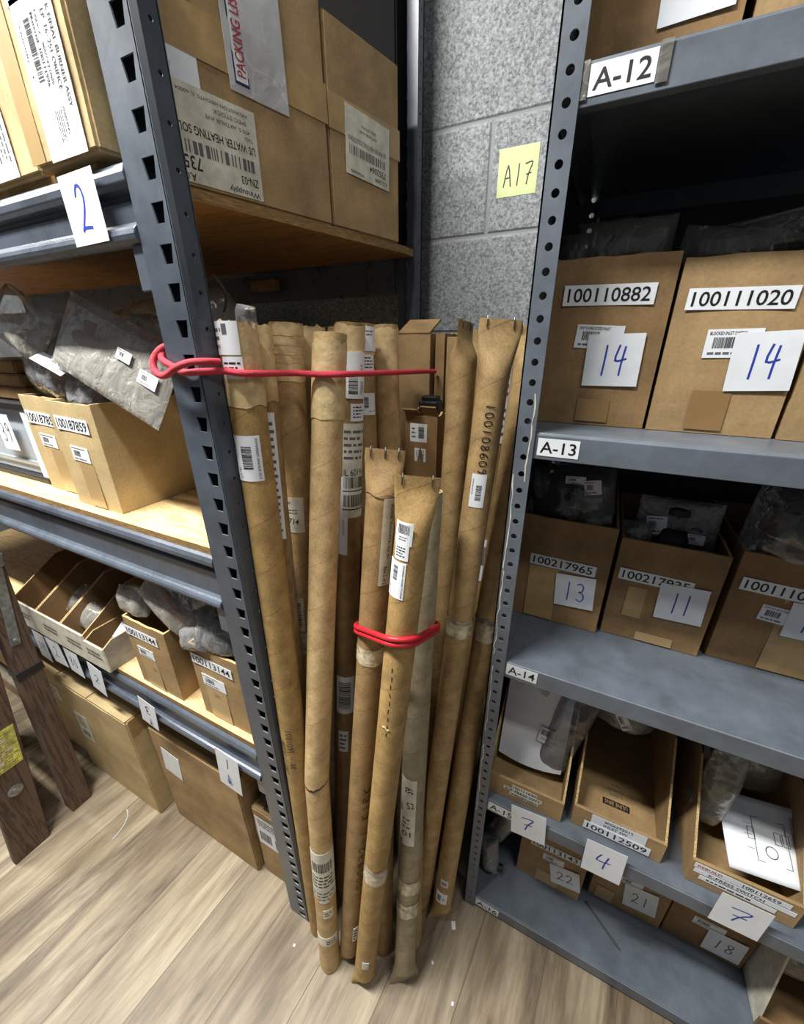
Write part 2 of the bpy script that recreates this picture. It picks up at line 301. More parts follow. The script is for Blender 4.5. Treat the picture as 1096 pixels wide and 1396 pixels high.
# ------------------------------------------------------------------ mesh builder
class MB:
    def __init__(s): s.v = []; s.f = []; s.m = []; s.mats = []; s.uv = {}
    def mi(s, mat):
        if mat not in s.mats: s.mats.append(mat)
        return s.mats.index(mat)
    def add(s, vs, fs, mat, uvs=None):
        o = len(s.v); s.v += [tuple(p) for p in vs]; k = s.mi(mat)
        for i, f in enumerate(fs):
            if uvs: s.uv[len(s.f)] = uvs[i]
            s.f.append(tuple(o+j for j in f)); s.m.append(k)
    def box(s, x0, x1, y0, y1, z0, z1, mat, T=None, b=0):
        if b:
            bm = bmesh.new(); bmesh.ops.create_cube(bm, size=1)
            for v in bm.verts: v.co = Vector(((x0+x1)/2+v.co.x*(x1-x0), (y0+y1)/2+v.co.y*(y1-y0), (z0+z1)/2+v.co.z*(z1-z0)))
            bmesh.ops.bevel(bm, geom=bm.edges[:], offset=b, segments=2, affect='EDGES', profile=.5)
            bm.verts.index_update()
            vs = [v.co.copy() for v in bm.verts]; fs = [[v.index for v in f.verts] for f in bm.faces]; bm.free()
        else:
            vs = [Vector(p) for p in ((x0, y0, z0), (x1, y0, z0), (x1, y1, z0), (x0, y1, z0), (x0, y0, z1), (x1, y0, z1), (x1, y1, z1), (x0, y1, z1))]
            fs = [(0, 3, 2, 1), (4, 5, 6, 7), (0, 1, 5, 4), (1, 2, 6, 5), (2, 3, 7, 6), (3, 0, 4, 7)]
        if T: vs = [T @ v for v in vs]
        s.add(vs, fs, mat)
    def extrude(s, prof, p0, p1, mat, u=Vector((0, 1, 0)), w=Vector((0, 0, 1))):
        """closed profile [(a,b)] in u,w plane swept from p0 to p1"""
        n = len(prof); p0 = Vector(p0); p1 = Vector(p1)
        vs = [p0+u*a+w*b_ for a, b_ in prof]+[p1+u*a+w*b_ for a, b_ in prof]
        fs = [(i, (i+1) % n, n+(i+1) % n, n+i) for i in range(n)]+[tuple(range(n))[::-1], tuple(range(n, 2*n))]
        s.add(vs, fs, mat)
    def tube(s, pts, r, mat, n=10, closed=False, caps=True, rad=None):
        pts = [Vector(p) for p in pts]; m = len(pts); vs = []
        up = Vector((0, 0, 1)); prev = None
        for i, p in enumerate(pts):
            a = pts[(i-1) % m] if (closed or i > 0) else p; c = pts[(i+1) % m] if (closed or i < m-1) else p
            t = (c-a).normalized()
            if prev is None:
                prev = t.cross(up if abs(t.z) < .9 else Vector((1, 0, 0))).normalized()
            e = (prev-t*prev.dot(t)).normalized(); prev = e; g = t.cross(e)
            rr = rad[i] if rad else r
            vs += [p+(e*math.cos(2*PI*k/n)+g*math.sin(2*PI*k/n))*rr for k in range(n)]
        fs = []
        for i in range(m if closed else m-1):
            j = (i+1) % m
            fs += [(i*n+k, i*n+(k+1) % n, j*n+(k+1) % n, j*n+k) for k in range(n)]
        if not closed and caps: fs += [tuple(range(n))[::-1], tuple(range((m-1)*n, m*n))]
        s.add(vs, fs, mat)
    def lathe(s, prof, mat, T, n=20):
        vs = []; m = len(prof)
        for r_, z in prof: vs += [T @ Vector((r_*math.cos(2*PI*k/n), r_*math.sin(2*PI*k/n), z)) for k in range(n)]
        fs = []
        for i in range(m-1): fs += [(i*n+k, i*n+(k+1) % n, (i+1)*n+(k+1) % n, (i+1)*n+k) for k in range(n)]
        fs += [tuple(range(n))[::-1], tuple(range((m-1)*n, m*n))]
        s.add(vs, fs, mat)
    def build(s, name, parent=None, smooth=False, bevel=0, angle=None):
        me = bpy.data.meshes.new(name); me.from_pydata(s.v, [], s.f)
        for m_ in s.mats: me.materials.append(m_)
        me.polygons.foreach_set('material_index', s.m)
        if s.uv:
            ul = me.uv_layers.new(name='UVMap')
            for p in me.polygons:
                if p.index in s.uv:
                    for li, uvc in zip(p.loop_indices, s.uv[p.index]): ul.data[li].uv = uvc
        if smooth: me.polygons.foreach_set('use_smooth', [True]*len(me.polygons))
        me.update()
        if smooth and angle: me.set_sharp_from_angle(angle=R(angle))
        o = bpy.data.objects.new(name, me); COL.objects.link(o)
        if parent: o.parent = parent
        if bevel:
            md = o.modifiers.new('edge', 'BEVEL'); md.width = bevel; md.segments = 2; md.limit_method = 'ANGLE'; md.angle_limit = R(50)
        return o
def tag(o, label=None, cat=None, group=None, kind=None):
    if label: o['label'] = label
    if cat: o['category'] = cat
    if group: o['group'] = group
    if kind: o['kind'] = kind
    return o
def thing(name, loc, label, cat, group=None, rz=0, rot=None):
    o = bpy.data.objects.new(name, None); COL.objects.link(o); o.empty_display_size = .05
    o.location = loc; o.rotation_euler = rot if rot else (0, 0, rz)
    return tag(o, label, cat, group)

# ------------------------------------------------------------------ printed and handwritten art
_txt = {}
def text_polys(t):
    if t in _txt: return _txt[t]
    cu = bpy.data.curves.new('glyphs', 'FONT'); cu.body = t; cu.resolution_u = 3; cu.offset = .010
    ob = bpy.data.objects.new('glyphs', cu)
    me = bpy.data.meshes.new_from_object(ob)
    pol = [[(me.vertices[i].co.x, me.vertices[i].co.y) for i in p.vertices] for p in me.polygons]
    bpy.data.objects.remove(ob); bpy.data.curves.remove(cu); bpy.data.meshes.remove(me)
    if pol:
        xs = [x for p in pol for x, y in p]; ys = [y for p in pol for x, y in p]
        a, b_, c, d = min(xs), max(xs), min(ys), max(ys)
        pol = [[((x-a)/(b_-a or 1), (y-c)/(d-c or 1)) for x, y in p] for p in pol]
    _txt[t] = pol
    return pol
STROKES = {
    '0': [[(.5, 1), (.2, .8), (.12, .45), (.25, .1), (.5, 0), (.8, .15), (.88, .5), (.78, .85), (.5, 1)]],
    '1': [[(.55, 1), (.5, .5), (.42, 0)]],
    '2': [[(.15, .8), (.35, 1), (.65, .97), (.78, .75), (.6, .45), (.1, .04), (.3, .08), (.9, .06)]],
    '3': [[(.15, .92), (.45, 1), (.75, .85), (.65, .6), (.35, .52), (.7, .45), (.82, .2), (.5, 0), (.12, .1)]],
    '4': [[(.3, 1), (.08, .5), (.9, .55)], [(.75, .95), (.6, .4), (.55, 0)]],
    '5': [[(.8, 1), (.3, .95), (.2, .6), (.6, .6), (.82, .35), (.55, .02), (.15, .08)]],
    '6': [[(.7, 1), (.3, .7), (.12, .3), (.4, 0), (.75, .1), (.78, .35), (.5, .5), (.2, .35)]],
    '7': [[(.08, .95), (.85, 1), (.5, .5), (.3, 0)], [(.25, .45), (.75, .5)]],
    '8': [[(.75, .85), (.45, 1), (.2, .8), (.4, .55), (.75, .35), (.65, .05), (.3, .02), (.15, .25), (.45, .5), (.7, .7), (.75, .85)]],
    '9': [[(.8, .75), (.5, .6), (.2, .75), (.4, 1), (.75, .95), (.8, .75), (.7, .3), (.5, 0)]],
    'A': [[(.05, 0), (.5, 1), (.9, 0)], [(.2, .4), (.8, .42)]], 'B': [[(.2, 0), (.2, 1), (.7, .85), (.3, .52), (.8, .3), (.2, 0)]],
    'K': [[(.2, 1), (.2, 0)], [(.8, 1), (.22, .5), (.85, 0)]], 'I': [[(.5, 1), (.5, 0)]], 'R': [[(.2, 0), (.2, 1), (.75, .8), (.25, .5), (.85, 0)]],
    'O': [[(.5, 1), (.15, .5), (.5, 0), (.85, .5), (.5, 1)]], 'V': [[(.1, 1), (.5, 0), (.9, 1)]], 'L': [[(.2, 1), (.2, 0), (.8, 0)]],
    'J': [[(.7, 1), (.7, .15), (.4, 0), (.15, .2)]], 'N': [[(.15, 0), (.2, 1), (.75, 0), (.85, 1)]], '-': [[(.15, .5), (.85, .5)]], 'T': [[(.1, 1), (.9, 1)], [(.5, 1), (.5, 0)]],
    'S': [[(.8, .9), (.4, 1), (.2, .75), (.7, .35), (.55, 0), (.15, .1)]], 'M': [[(.1, 0), (.2, 1), (.5, .4), (.8, 1), (.9, 0)]],
    'w': [[(0, .5), (1, .5)], [(.3, .85), (0, .5), (.3, .15)]],   # arrow head to the left
    'v': [[(.5, 1), (.5, 0)], [(.25, .35), (.5, 0), (.75, .35)]],  # arrow down
    'm': [[(0, .15), (.2, .9), (.38, .3), (.55, .9), (.75, .25), (1, .8)]], ' ': []}
class Art:
    """flat artwork: layers of polygons in (u,v) metres, later mapped onto a surface"""
    def __init__(s): s.q = []
    def rect(s, u0, v0, u1, v1, mat, lvl=1, nu=1, nv=1):
        for i in range(nu):
            for j in range(nv):
                a, b_ = u0+(u1-u0)*i/nu, u0+(u1-u0)*(i+1)/nu; c, d = v0+(v1-v0)*j/nv, v0+(v1-v0)*(j+1)/nv
                s.q.append(([(a, c), (b_, c), (b_, d), (a, d)], mat, lvl))
    def _rot(s, x, y, rot):
        c, d = math.cos(R(rot)), math.sin(R(rot)); return x*c-y*d, x*d+y*c
    def text(s, t, u, v, w, h, mat=None, rot=0, lvl=2):
        """text in a w x h box centred on u,v"""
        for p in text_polys(t):
            s.q.append(([(u+a, v+b_) for a, b_ in (s._rot((x-.5)*w, (y-.5)*h, rot) for x, y in p)], mat or M_ink, lvl))
    def hand(s, t, u, v, w, h, mat=None, th=.0022, rot=0, lvl=2):
        n = len(t)
        for i, ch in enumerate(t):
            for st in STROKES.get(ch, []):
                pts = [((i+.1+x*.8)/n*w-w/2, (y-.5)*h) for x, y in st]
                if len(pts) > 2: # smooth
                    q = []
                    for k in range(len(pts)-1):
                        p0 = pts[max(0, k-1)]; p1 = pts[k]; p2 = pts[k+1]; p3 = pts[min(len(pts)-1, k+2)]
                        for tt in (0, .33, .66):
                            q.append(tuple(.5*((2*p1[e])+(-p0[e]+p2[e])*tt+(2*p0[e]-5*p1[e]+4*p2[e]-p3[e])*tt*tt+(-p0[e]+3*p1[e]-3*p2[e]+p3[e])*tt**3) for e in (0, 1)))
                    q.append(pts[-1]); pts = q
                for k in range(len(pts)-1):
                    (x0, y0), (x1, y1) = pts[k], pts[k+1]
                    dx, dy = x1-x0, y1-y0; l = math.hypot(dx, dy) or 1; nx, ny = -dy/l*th/2, dx/l*th/2; ex, ey = dx/l*th*.4, dy/l*th*.4
                    quad = [(x0-ex+nx, y0-ey+ny), (x0-ex-nx, y0-ey-ny), (x1+ex-nx, y1+ey-ny), (x1+ex+nx, y1+ey+ny)]
                    s.q.append(([(u+a, v+b_) for a, b_ in (s._rot(x, y, rot) for x, y in quad)], mat or M_blue, lvl+.02*(k % 5)))
    def bars(s, u0, v0, u1, v1, mat=None, seed=1, horiz=False, lvl=2, dens=1):
        rd = random.Random(seed); L_ = (v1-v0) if horiz else (u1-u0); x = 0; unit = L_/(46*dens)
        while x < L_:
            w = unit*rd.choice((.6, .6, 1.2, 1.8)); g = unit*rd.choice((.6, .9, 1.5))
            if x+w > L_: break
            if horiz: s.rect(u0, v0+x, u1, v0+x+w, mat or M_ink, lvl)
            else: s.rect(u0+x, v0, u0+x+w, v1, mat or M_ink, lvl)
            x += w+g
    def lines(s, u0, v0, u1, v1, n, mat=None, seed=1, horiz=True, lvl=2):
        """tiny unreadable print: broken lines of dashes"""
        rd = random.Random(seed)
        for i in range(n):
            if horiz:
                yc = v1-(i+.5)*(v1-v0)/n; h = (v1-v0)/n*.42; x = u0; end = u1-(u1-u0)*rd.random()*.35
                while x < end:
                    w = min(h*rd.uniform(1, 3.5), end-x); s.rect(x, yc-h/2, x+w, yc+h/2, mat or M_fade, lvl); x += w+h*.6
            else:
                xc = u0+(i+.5)*(u1-u0)/n; h = (u1-u0)/n*.42; y = v1; end = v0+(v1-v0)*rd.random()*.35
                while y > end:
                    w = min(h*rd.uniform(1, 3.5), y-end); s.rect(xc-h/2, y-w, xc+h/2, y, mat or M_fade, lvl); y -= w+h*.6
    def build(s, name, fmap, parent, label=None, base=.0003, step=.00022, maxu=None):
        mb = MB()
        if maxu:
            q2 = []
            for pts, mat, lvl in s.q:
                us = [p[0] for p in pts]; vs = [p[1] for p in pts]; w = max(us)-min(us)
                ax = len(pts) == 4 and len(set(round(u, 7) for u in us)) == 2 and len(set(round(v, 7) for v in vs)) == 2
                if ax and w > maxu:
                    n = int(w/maxu)+1; a0 = min(us)
                    for i in range(n): a, b_ = a0+w*i/n, a0+w*(i+1)/n; q2.append(([(a, min(vs)), (b_, min(vs)), (b_, max(vs)), (a, max(vs))], mat, lvl))
                else: q2.append((pts, mat, lvl))
            s.q = q2
        for pts, mat, lvl in s.q:
            h = base+step*lvl
            # orient facing outwards
            ar = sum(pts[i][0]*pts[(i+1) % len(pts)][1]-pts[(i+1) % len(pts)][0]*pts[i][1] for i in range(len(pts)))
            if ar < 0: pts = pts[::-1]
            mb.add([fmap(a, b_, h) for a, b_ in pts], [tuple(range(len(pts)))], mat)
        # rim so that paper has thickness
        for pts, mat, lvl in s.q:
            if lvl <= 1:
                h = base+step*lvl
                for i in range(len(pts)):
                    a, b_ = pts[i], pts[(i+1) % len(pts)]
                    mb.add([fmap(*a, h), fmap(*a, 0), fmap(*b_, 0), fmap(*b_, h)], [(0, 1, 2, 3)], mat)
        o = mb.build(name, parent)
        if label: o['label'] = label
        return o
def plane(P, u, v, rot=0, curl=0):
    """map centred on P; u,v unit directions"""
    P = Vector(P); u = Vector(u).normalized(); v = Vector(v).normalized()
    c, d = math.cos(R(rot)), math.sin(R(rot)); u2 = u*c+v*d; v2 = v*c-u*d; n = u2.cross(v2)
    return lambda a, b_, h: P+u2*a+v2*b_+n*(h+curl*a*a)
XU, YU, ZU = Vector((1, 0, 0)), Vector((0, 1, 0)), Vector((0, 0, 1))

def numstrip(t, w, h, hfrac=.62, wfrac=.9, mat=None):
    a = Art(); a.rect(-w/2, -h/2, w/2, h/2, mat or M_paper, 1); a.text(t, 0, 0, w*wfrac, h*hfrac, M_ink); return a
def note(t, w, h, hh=.52, hw=.5, mat=None, th=.0022, du=0, dv=0, paper=None, rot=0):
    a = Art(); a.rect(-w/2, -h/2, w/2, h/2, paper or M_paper, 1, 3, 3); a.hand(t, du, dv, w*hw, h*hh, mat or M_blue, th, rot); return a
def smallbar(w, h, title=None, seed=1):
    a = Art(); a.rect(-w/2, -h/2, w/2, h/2, M_paper, 1)
    if title: a.text(title, -w*.12, h*.36, w*.66, h*.12, M_ink)
    else: a.lines(-w*.45, h*.3, w*.4, h*.44, 1, M_ink, seed)
    a.bars(-w*.36, -h*.16, w*.02, h*.22, M_ink, seed); a.lines(-w*.42, -h*.44, w*.36, -h*.24, 1, M_fade, seed+3)
    return a
# ------------------------------------------------------------------ setting
H = 1.38
def slab(name, x0, x1, y0, y1, z0, z1, mat):
    mb = MB(); mb.box(x0, x1, y0, y1, z0, z1, mat); o = mb.build(name); o['kind'] = 'structure'; return o
slab('floor', -7, 2.4, -2.4, 1.16, -.06, 0, M_floor)
slab('wall_back', -7, 2.4, 1.055, 1.16, 0, 2.9, M_wall)

# ------------------------------------------------------------------ perforated strips
def trap_hole(a):   # tear-drop slot: wide at the top
    P = [(.0102, .0095), (-.0102, .0095), (-.0064, -.0095), (.0064, -.0095)]
    return P
def ray_poly(P, th):
    dx, dy = math.cos(th), math.sin(th); best = None
    for i in range(len(P)):
        (x0, y0), (x1, y1) = P[i], P[(i+1) % len(P)]; ex, ey = x1-x0, y1-y0
        det = dx*(-ey)+ex*dy
        if abs(det) < 1e-12: continue
        t = (x0*(-ey)+ex*y0)/det; s_ = (dx*y0-dy*x0)/det
        if t > 0 and -1e-6 <= s_ <= 1+1e-6 and (best is None or t < best): best = t
    return dx*best, dy*best
def perf(mb, O, u, v, W, pitch, n, P, hc, th, mat, inner):
    """strip W wide, n cells of pitch high; hole polygon P centred hc from the left; thickness th backwards"""
    O = Vector(O); nrm = u.cross(v)
    rect = [(-hc, -pitch/2), (W-hc, -pitch/2), (W-hc, pitch/2), (-hc, pitch/2)]
    ths = sorted(set([round(math.atan2(y, x) % (2*PI), 5) for x, y in rect+list(P)] + [round(2*PI*k/8+.01, 5) for k in range(8)])) if len(P) < 8 else \
        sorted(set([round(math.atan2(y, x) % (2*PI), 5) for x, y in rect] + [round(2*PI*k/12, 5) for k in range(12)]))
    hp = [ray_poly(P, t) for t in ths]; rp = [ray_poly(rect, t) for t in ths]; m = len(ths)
    for k in range(n):
        c = O+u*hc+v*((k+.5)*pitch)
        F = [c+u*x+v*y for x, y in hp]+[c+u*x+v*y for x, y in rp]
        B = [p-nrm*th for p in F]
        fs = []; fi = []
        for i in range(m):
            j = (i+1) % m
            fs.append((i, m+i, m+j, j)); fs.append((2*m+i, 2*m+j, 3*m+j, 3*m+i))
            fi.append((i, j, 2*m+j, 2*m+i))
        mb.add(F+B, fs, mat); mb.add(F+B, fi, inner)
HOLE12 = [(.0046*math.cos(2*PI*k/12), .0046*math.sin(2*PI*k/12)) for k in range(12)]
SMALL = [(.0028*math.cos(2*PI*k/8), .0028*math.sin(2*PI*k/8)) for k in range(8)]
M_edgebright = simple('bare_steel_edge', (150, 156, 166), .35, metal=.6)

# ------------------------------------------------------------------ left rack (boltless, plywood decks)
YL, YB = .35, 1.005
rackL = thing('shelving_rack', (-1.4, .68, 0), 'tall blue-grey boltless rack with plywood decks on the left, tubes lashed to its post', 'shelving rack')
ri = rackL.location.copy()
def part_in(root, mb, name, **k):
    """mesh was built in world coordinates; move into the root's frame"""
    mi = Matrix.Translation(root.location) @ root.rotation_euler.to_matrix().to_4x4(); mi = mi.inverted()
    mb.v = [tuple(mi @ Vector(p)) for p in mb.v]
    return mb.build(name, root, **k)
def postL(x_out, sgn, front, top=2.12):
    """C shaped upright: slotted face, side flange, inner return"""
    mb = MB(); n = int(top/.0381)
    y = YL if front else YB
    phase = (1.6225-.01905) % .0381
    # slotted face (looks to the aisle on the front post, to the wall on the rear post)
    xl = min(x_out, x_out-sgn*.062)
    if front: perf(mb, (xl, y, phase-.0381), XU, ZU, .056, .0381, n, trap_hole(0), .0415 if sgn > 0 else .0145, .0018, M_steelL, M_edgebright)
    else: perf(mb, (xl+.056+.006, y, phase-.0381), -XU, ZU, .062, .0381, n, trap_hole(0), .03, .0018, M_steelL, M_edgebright)
    z0 = phase-.0381; z1 = z0+n*.0381
    dy = .028*(1 if front else -1)
    # chamfer + flange with small rivet holes
    if sgn > 0:
        if front:
            mb.extrude([(-.506+.056-x_out+.002-.0015, 0), (-.0, .006), (-.0018, .0065), (-.008, .0018)], (x_out, y, z0), (x_out, y, z1), M_steelL, u=XU, w=YU)
        perf(mb, (x_out, y+.006 if front else y-.028, z0), YU, ZU, .022, .0381, n, SMALL, .012, .0018, M_steelL, M_edgebright)
        mb.box(x_out-.024, x_out, y+dy-.001, y+dy+.001, z0, z1, M_steelL)
        if front: mb.box(x_out-.024, x_out-.022, y+dy-.012, y+dy, z0, z1, M_steelL)
        if front: mb.box(x_out-.060, x_out-.004, y+.0235, y+.0250, z0, z1, M_steelL); mb.box(x_out-.0615, x_out-.060, y+.002, y+.025, z0, z1, M_steelL)  # added plates closing the channel so that the slots look dark
    else:
        mb.box(x_out, x_out+.0018, min(y, y+dy), max(y, y+dy), z0, z1, M_steelL)
    # trim to floor
    for i, p in enumerate(mb.v):
        if p[2] < .001: mb.v[i] = (p[0], p[1], .001)
    return part_in(rackL, mb, 'post')
XR_L = -.446; XL_L = -2.28
postL(XR_L, 1, True); postL(XR_L, 1, False); postL(XL_L, -1, True); postL(XL_L, -1, False)
def beamL(zt, zb, front=True):
    mb = MB(); s = 1 if front else -1; y = YL if front else YB
    h = zt-zb; a = .30*h
    rr = .0095
    prof = [(.004, 0)]+[(-.004-rr*.9*math.sin(PI*t/6), rr-rr*math.cos(PI*t/6)) for t in range(0, 7)]+[(.0, 2*rr+.004), (-.001, h-.034), (.005, h-.030), (.006, h-.026), (-.003, h-.022), (-.009, h-.018), (-.0095, h-.010), (-.007, h-.003), (-.003, h)]+[(.030, h), (.030, h-.003), (.006, h-.004), (.007, .003)]
    mb.extrude([(s*p, q) for p, q in prof], (XL_L+.01, y+s*.008, zb), (XR_L-.0635 if front else XR_L-.066, y+s*.008, zb), M_steelB)
    return part_in(rackL, mb, 'beam', bevel=.0012)
def bracketL(zt, zb, x):
    mb = MB(); mb.box(x-.020, x-.0005, YL+.002, YL+.005, zb-.048, zb-.0008, M_steelB, b=.0012)
    return part_in(rackL, mb, 'beam_bracket')
decks = [(1.560, 1.484, 1.571), (1.068, .966, 1.080), (.609, .522, .625)]
for zt, zb, zd in decks:
    beamL(zt, zb); beamL(zt, zb, False); bracketL(zt, zb, -.509 + .0)
for i, (zt, zb, zd) in enumerate(decks):
    mb = MB()
    pts = [(XL_L+.03, .362), (-.572, .362), (-.452, .925), (-.452, .972), (XL_L+.03, .972)]
    t = .014
    if i: pts = [(XL_L+.03, .357), (-.51, .357), (-.51, .382), (-.474, .382), (-.474, .972), (XL_L+.03, .972)]
    n = len(pts)
    top = [(x, y, zd) for x, y in pts]; bot = [(x, y, zd-t) for x, y in pts]
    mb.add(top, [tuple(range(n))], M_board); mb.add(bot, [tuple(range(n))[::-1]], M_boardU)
    for k in range(n):
        j = (k+1) % n; mb.add([bot[k], bot[j], top[j], top[k]], [(0, 1, 2, 3)], M_boardE)
    part_in(rackL, mb, 'deck_board')
def rack_note(root, art, x, y, z, rot=0, name='paper_note', label=None, u=XU, v=ZU):
    f = plane(Vector((x, y, z))-root.location, u, v, rot)
    return art.build(name, root and f, root, label) if False else art.build(name, f, root, label)
yb = YL-.0035
rack_note(rackL, note('2', .069, .070, .62, .42, th=.003), -.589, yb-.003, 1.524, 1, label='white note with a blue 2')
rack_note(rackL, note('3', .062, .090, .30, .36, M_navy, .003, dv=.012, rot=180), -.871, yb-.004, .540, -10, label='white note with an upside-down 3 and an arrow')
a = Art(); a.hand('v', 0, 0, .012, .022, M_navy, .002); rack_note(rackL, a, -.869, yb-.0055, .515, -10, name='ink_arrow')
rack_note(rackL, note('2', .060, .100, .30, .45, M_teal, .0028), -1.080, yb-.004, .556, -12, label='pale blue note with a 2')
rack_note(rackL, note('B0', .066, .087, .36, .5, M_teal, .0024), -1.183, yb-.004, .570, -4, label='pale note with smudged writing')
rack_note(rackL, note('2', .074, .090, .40, .36, M_teal, .0028), -1.272, yb-.004, .572, 4, label='pale note with a blue 2 beside a pale note marked 14')
rack_note(rackL, note('14', .060, .105, .30, .6, M_teal, .0028), -1.357, yb-.004, .560, -6, label='pale note with a 14')
rack_note(rackL, note('1', .068, .125, .26, .18, M_navy, .0026, dv=.028), -.603, yb-.005, .503, -6, label='white note with a 1 and an arrow')
a = Art(); a.hand('v', 0, 0, .02, .032, M_blue, .003); rack_note(rackL, a, -.606, yb-.0065, .478, -6, name='ink_arrow')

# ------------------------------------------------------------------ right rack (steel clip shelving)
YR, YRB = .5685, 1.03
XA, XB = -.104, .81
rackR = thing('steel_shelving', (.35, .8, 0), 'dark grey steel shelving on the right with punched posts and shelf tags', 'shelving rack')
def postR(x, y, sx, sy):
    mb = MB(); n = 84; ph = (1.658-.0127) % .0254 - .0254
    if sy > 0:
        perf(mb, (x if sx > 0 else x-.027, y, ph), XU, ZU, .027, .0254, n, HOLE12, .0148 if sx > 0 else .0122, .0020, M_steelR, M_edgebright)
    else:
        perf(mb, (x if sx > 0 else x-.03, y-.002, ph), XU, ZU, .03, .0254, n, HOLE12, .018, .0020, M_steelR, M_edgebright)
    z0, z1 = ph, ph+n*.0254
    mb.box(min(x, x+sx*.002), max(x, x+sx*.002), min(y, y+sy*.038), max(y, y+sy*.038), z0, z1, M_steelR)
    for i, p in enumerate(mb.v):
        if p[2] < .001: mb.v[i] = (p[0], p[1], .001)
    # scraped paint streaks on the front left post
    return part_in(rackR, mb, 'post')
pf = postR(XA, YR, 1, 1); postR(XB, YR, -1, 1); postR(XA, YRB, 1, -1); postR(XB, YRB, -1, -1)
rd = random.Random(3)
for (z0, z1, xo) in ((1.19, 1.33, .020), (1.03, 1.20, .0045), (.86, 1.05, .004), (.66, .84, .0055), (.40, .62, .005)):
    z = z0; x = XA+xo; w = .0012; V = []; mb = MB()
    while z < z1:
        dz = rd.uniform(.006, .02); w = rd.uniform(.0006, .0022); x2 = XA+xo+rd.uniform(-.0018, .0018)
        V += [(x, YR-.0004, z), (x+w, YR-.0004, z)]
        x = x2; z += dz
    mb.add(V, [(2*i_, 2*i_+1, 2*i_+3, 2*i_+2) for i_ in range(len(V)//2-1)], M_paperW); part_in(rackR, mb, 'paint_scrape')
tops = [1.638, 1.262, .849, .452, .045, 2.03]
for zt in tops:
    mb = MB(); y0, y1 = YR+.003, YRB-.004; x0, x1 = XA+.026, XB-.026; lip = .034
    mb.extrude([(0, 0), (.0022, .0008), (.003, .003), (y1-y0-.003, .003), (y1-y0, 0), (y1-y0, -lip), (y1-y0-.002, -lip), (y1-y0-.002, -.002), (.0024, -.002), (.0024, -lip+.002), (.014, -lip+.002), (.014, -lip), (0, -lip)],
               (x0, y0, zt-.003), (x1, y0, zt-.003), M_steelR)
    for xa, xb in ((XA+.003, x0), (x1, XB-.003)):   # side lips reach behind the posts
        mb.box(xa, xb, y0+.003, y1-.003, zt-.0025, zt, M_steelR); mb.box(xa, xa+.002, y0+.006, y1-.006, zt-lip, zt-.0025, M_steelR) if xa < 0 else mb.box(xb-.002, xb, y0+.006, y1-.006, zt-lip, zt-.0025, M_steelR)
    part_in(rackR, mb, 'shelf', bevel=.0008)
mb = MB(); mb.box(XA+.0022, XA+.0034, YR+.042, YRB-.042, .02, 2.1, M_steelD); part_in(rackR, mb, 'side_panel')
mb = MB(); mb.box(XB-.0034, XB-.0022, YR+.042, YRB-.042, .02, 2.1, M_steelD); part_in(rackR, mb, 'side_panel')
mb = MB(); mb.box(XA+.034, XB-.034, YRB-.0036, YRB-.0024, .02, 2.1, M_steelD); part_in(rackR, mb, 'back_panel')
def shelf_tag(t, x, z, w, h, rot, worn=False):
    a = Art(); a.rect(-w/2, -h/2, w/2, h/2, M_paper, 1); a.text(t, 0, 0, w*.86, h*.66, M_ink)
    o = rack_note(rackR, a, x, YR+.0028, z, rot, 'shelf_tag', label='white tag reading %s' % t)
    return o
ys = YR+.0005
shelf_tag('A-12', -.040, 1.621, .060, .025, 0); shelf_tag('A-13', -.045, 1.243, .054, .0245, 0)
shelf_tag('A-14', -.0475, .832, .054, .0245, -1); shelf_tag('A-15', -.046, .433, .056, .0245, -2); shelf_tag('A-16', -.044, .027, .060, .026, -2)
for xa_, xb_ in ((-.079, -.0705), (-.0095, .001)):
    mb = MB(); mb.box(xa_, xb_, YR+.0012, YR+.0020, 1.6065, 1.637, M_filmM); part_in(rackR, mb, 'tag_tape')
# notes that hang from the A-15 shelf edge
def hang_note(t, x, z, w, h, rot, lab, y=YR-.004, **k):
    return rack_note(rackR, note(t, w, h, **k), x, y, z, rot, label=lab)
hang_note('7', .012, .442, .070, .088, 5, 'white note with a blue 7', hh=.42, hw=.5, th=.0028)
hang_note('4', .156, .440, .070, .096, 2, 'white note with a blue 4', hh=.42, hw=.5, th=.0028)
hang_note('7', .363, .470, .070, .085, 0, 'white note with a wide blue 7', y=YR-.004, hh=.42, hw=.62, th=.0026)

# note on the block wall
a = Art(); a.rect(-.0415, -.042, .0415, .042, M_yellow, 1, 2, 2)
a.hand('A17', 0.002, -.006, .066, .036, M_ink, .0024)
o = a.build('wall_note', plane((0, 0, 0), XU, ZU, 0), None); o.location = (-.248, 1.0548, 1.708); tag(o, 'pale yellow note reading A17 taped to the block wall', 'note')
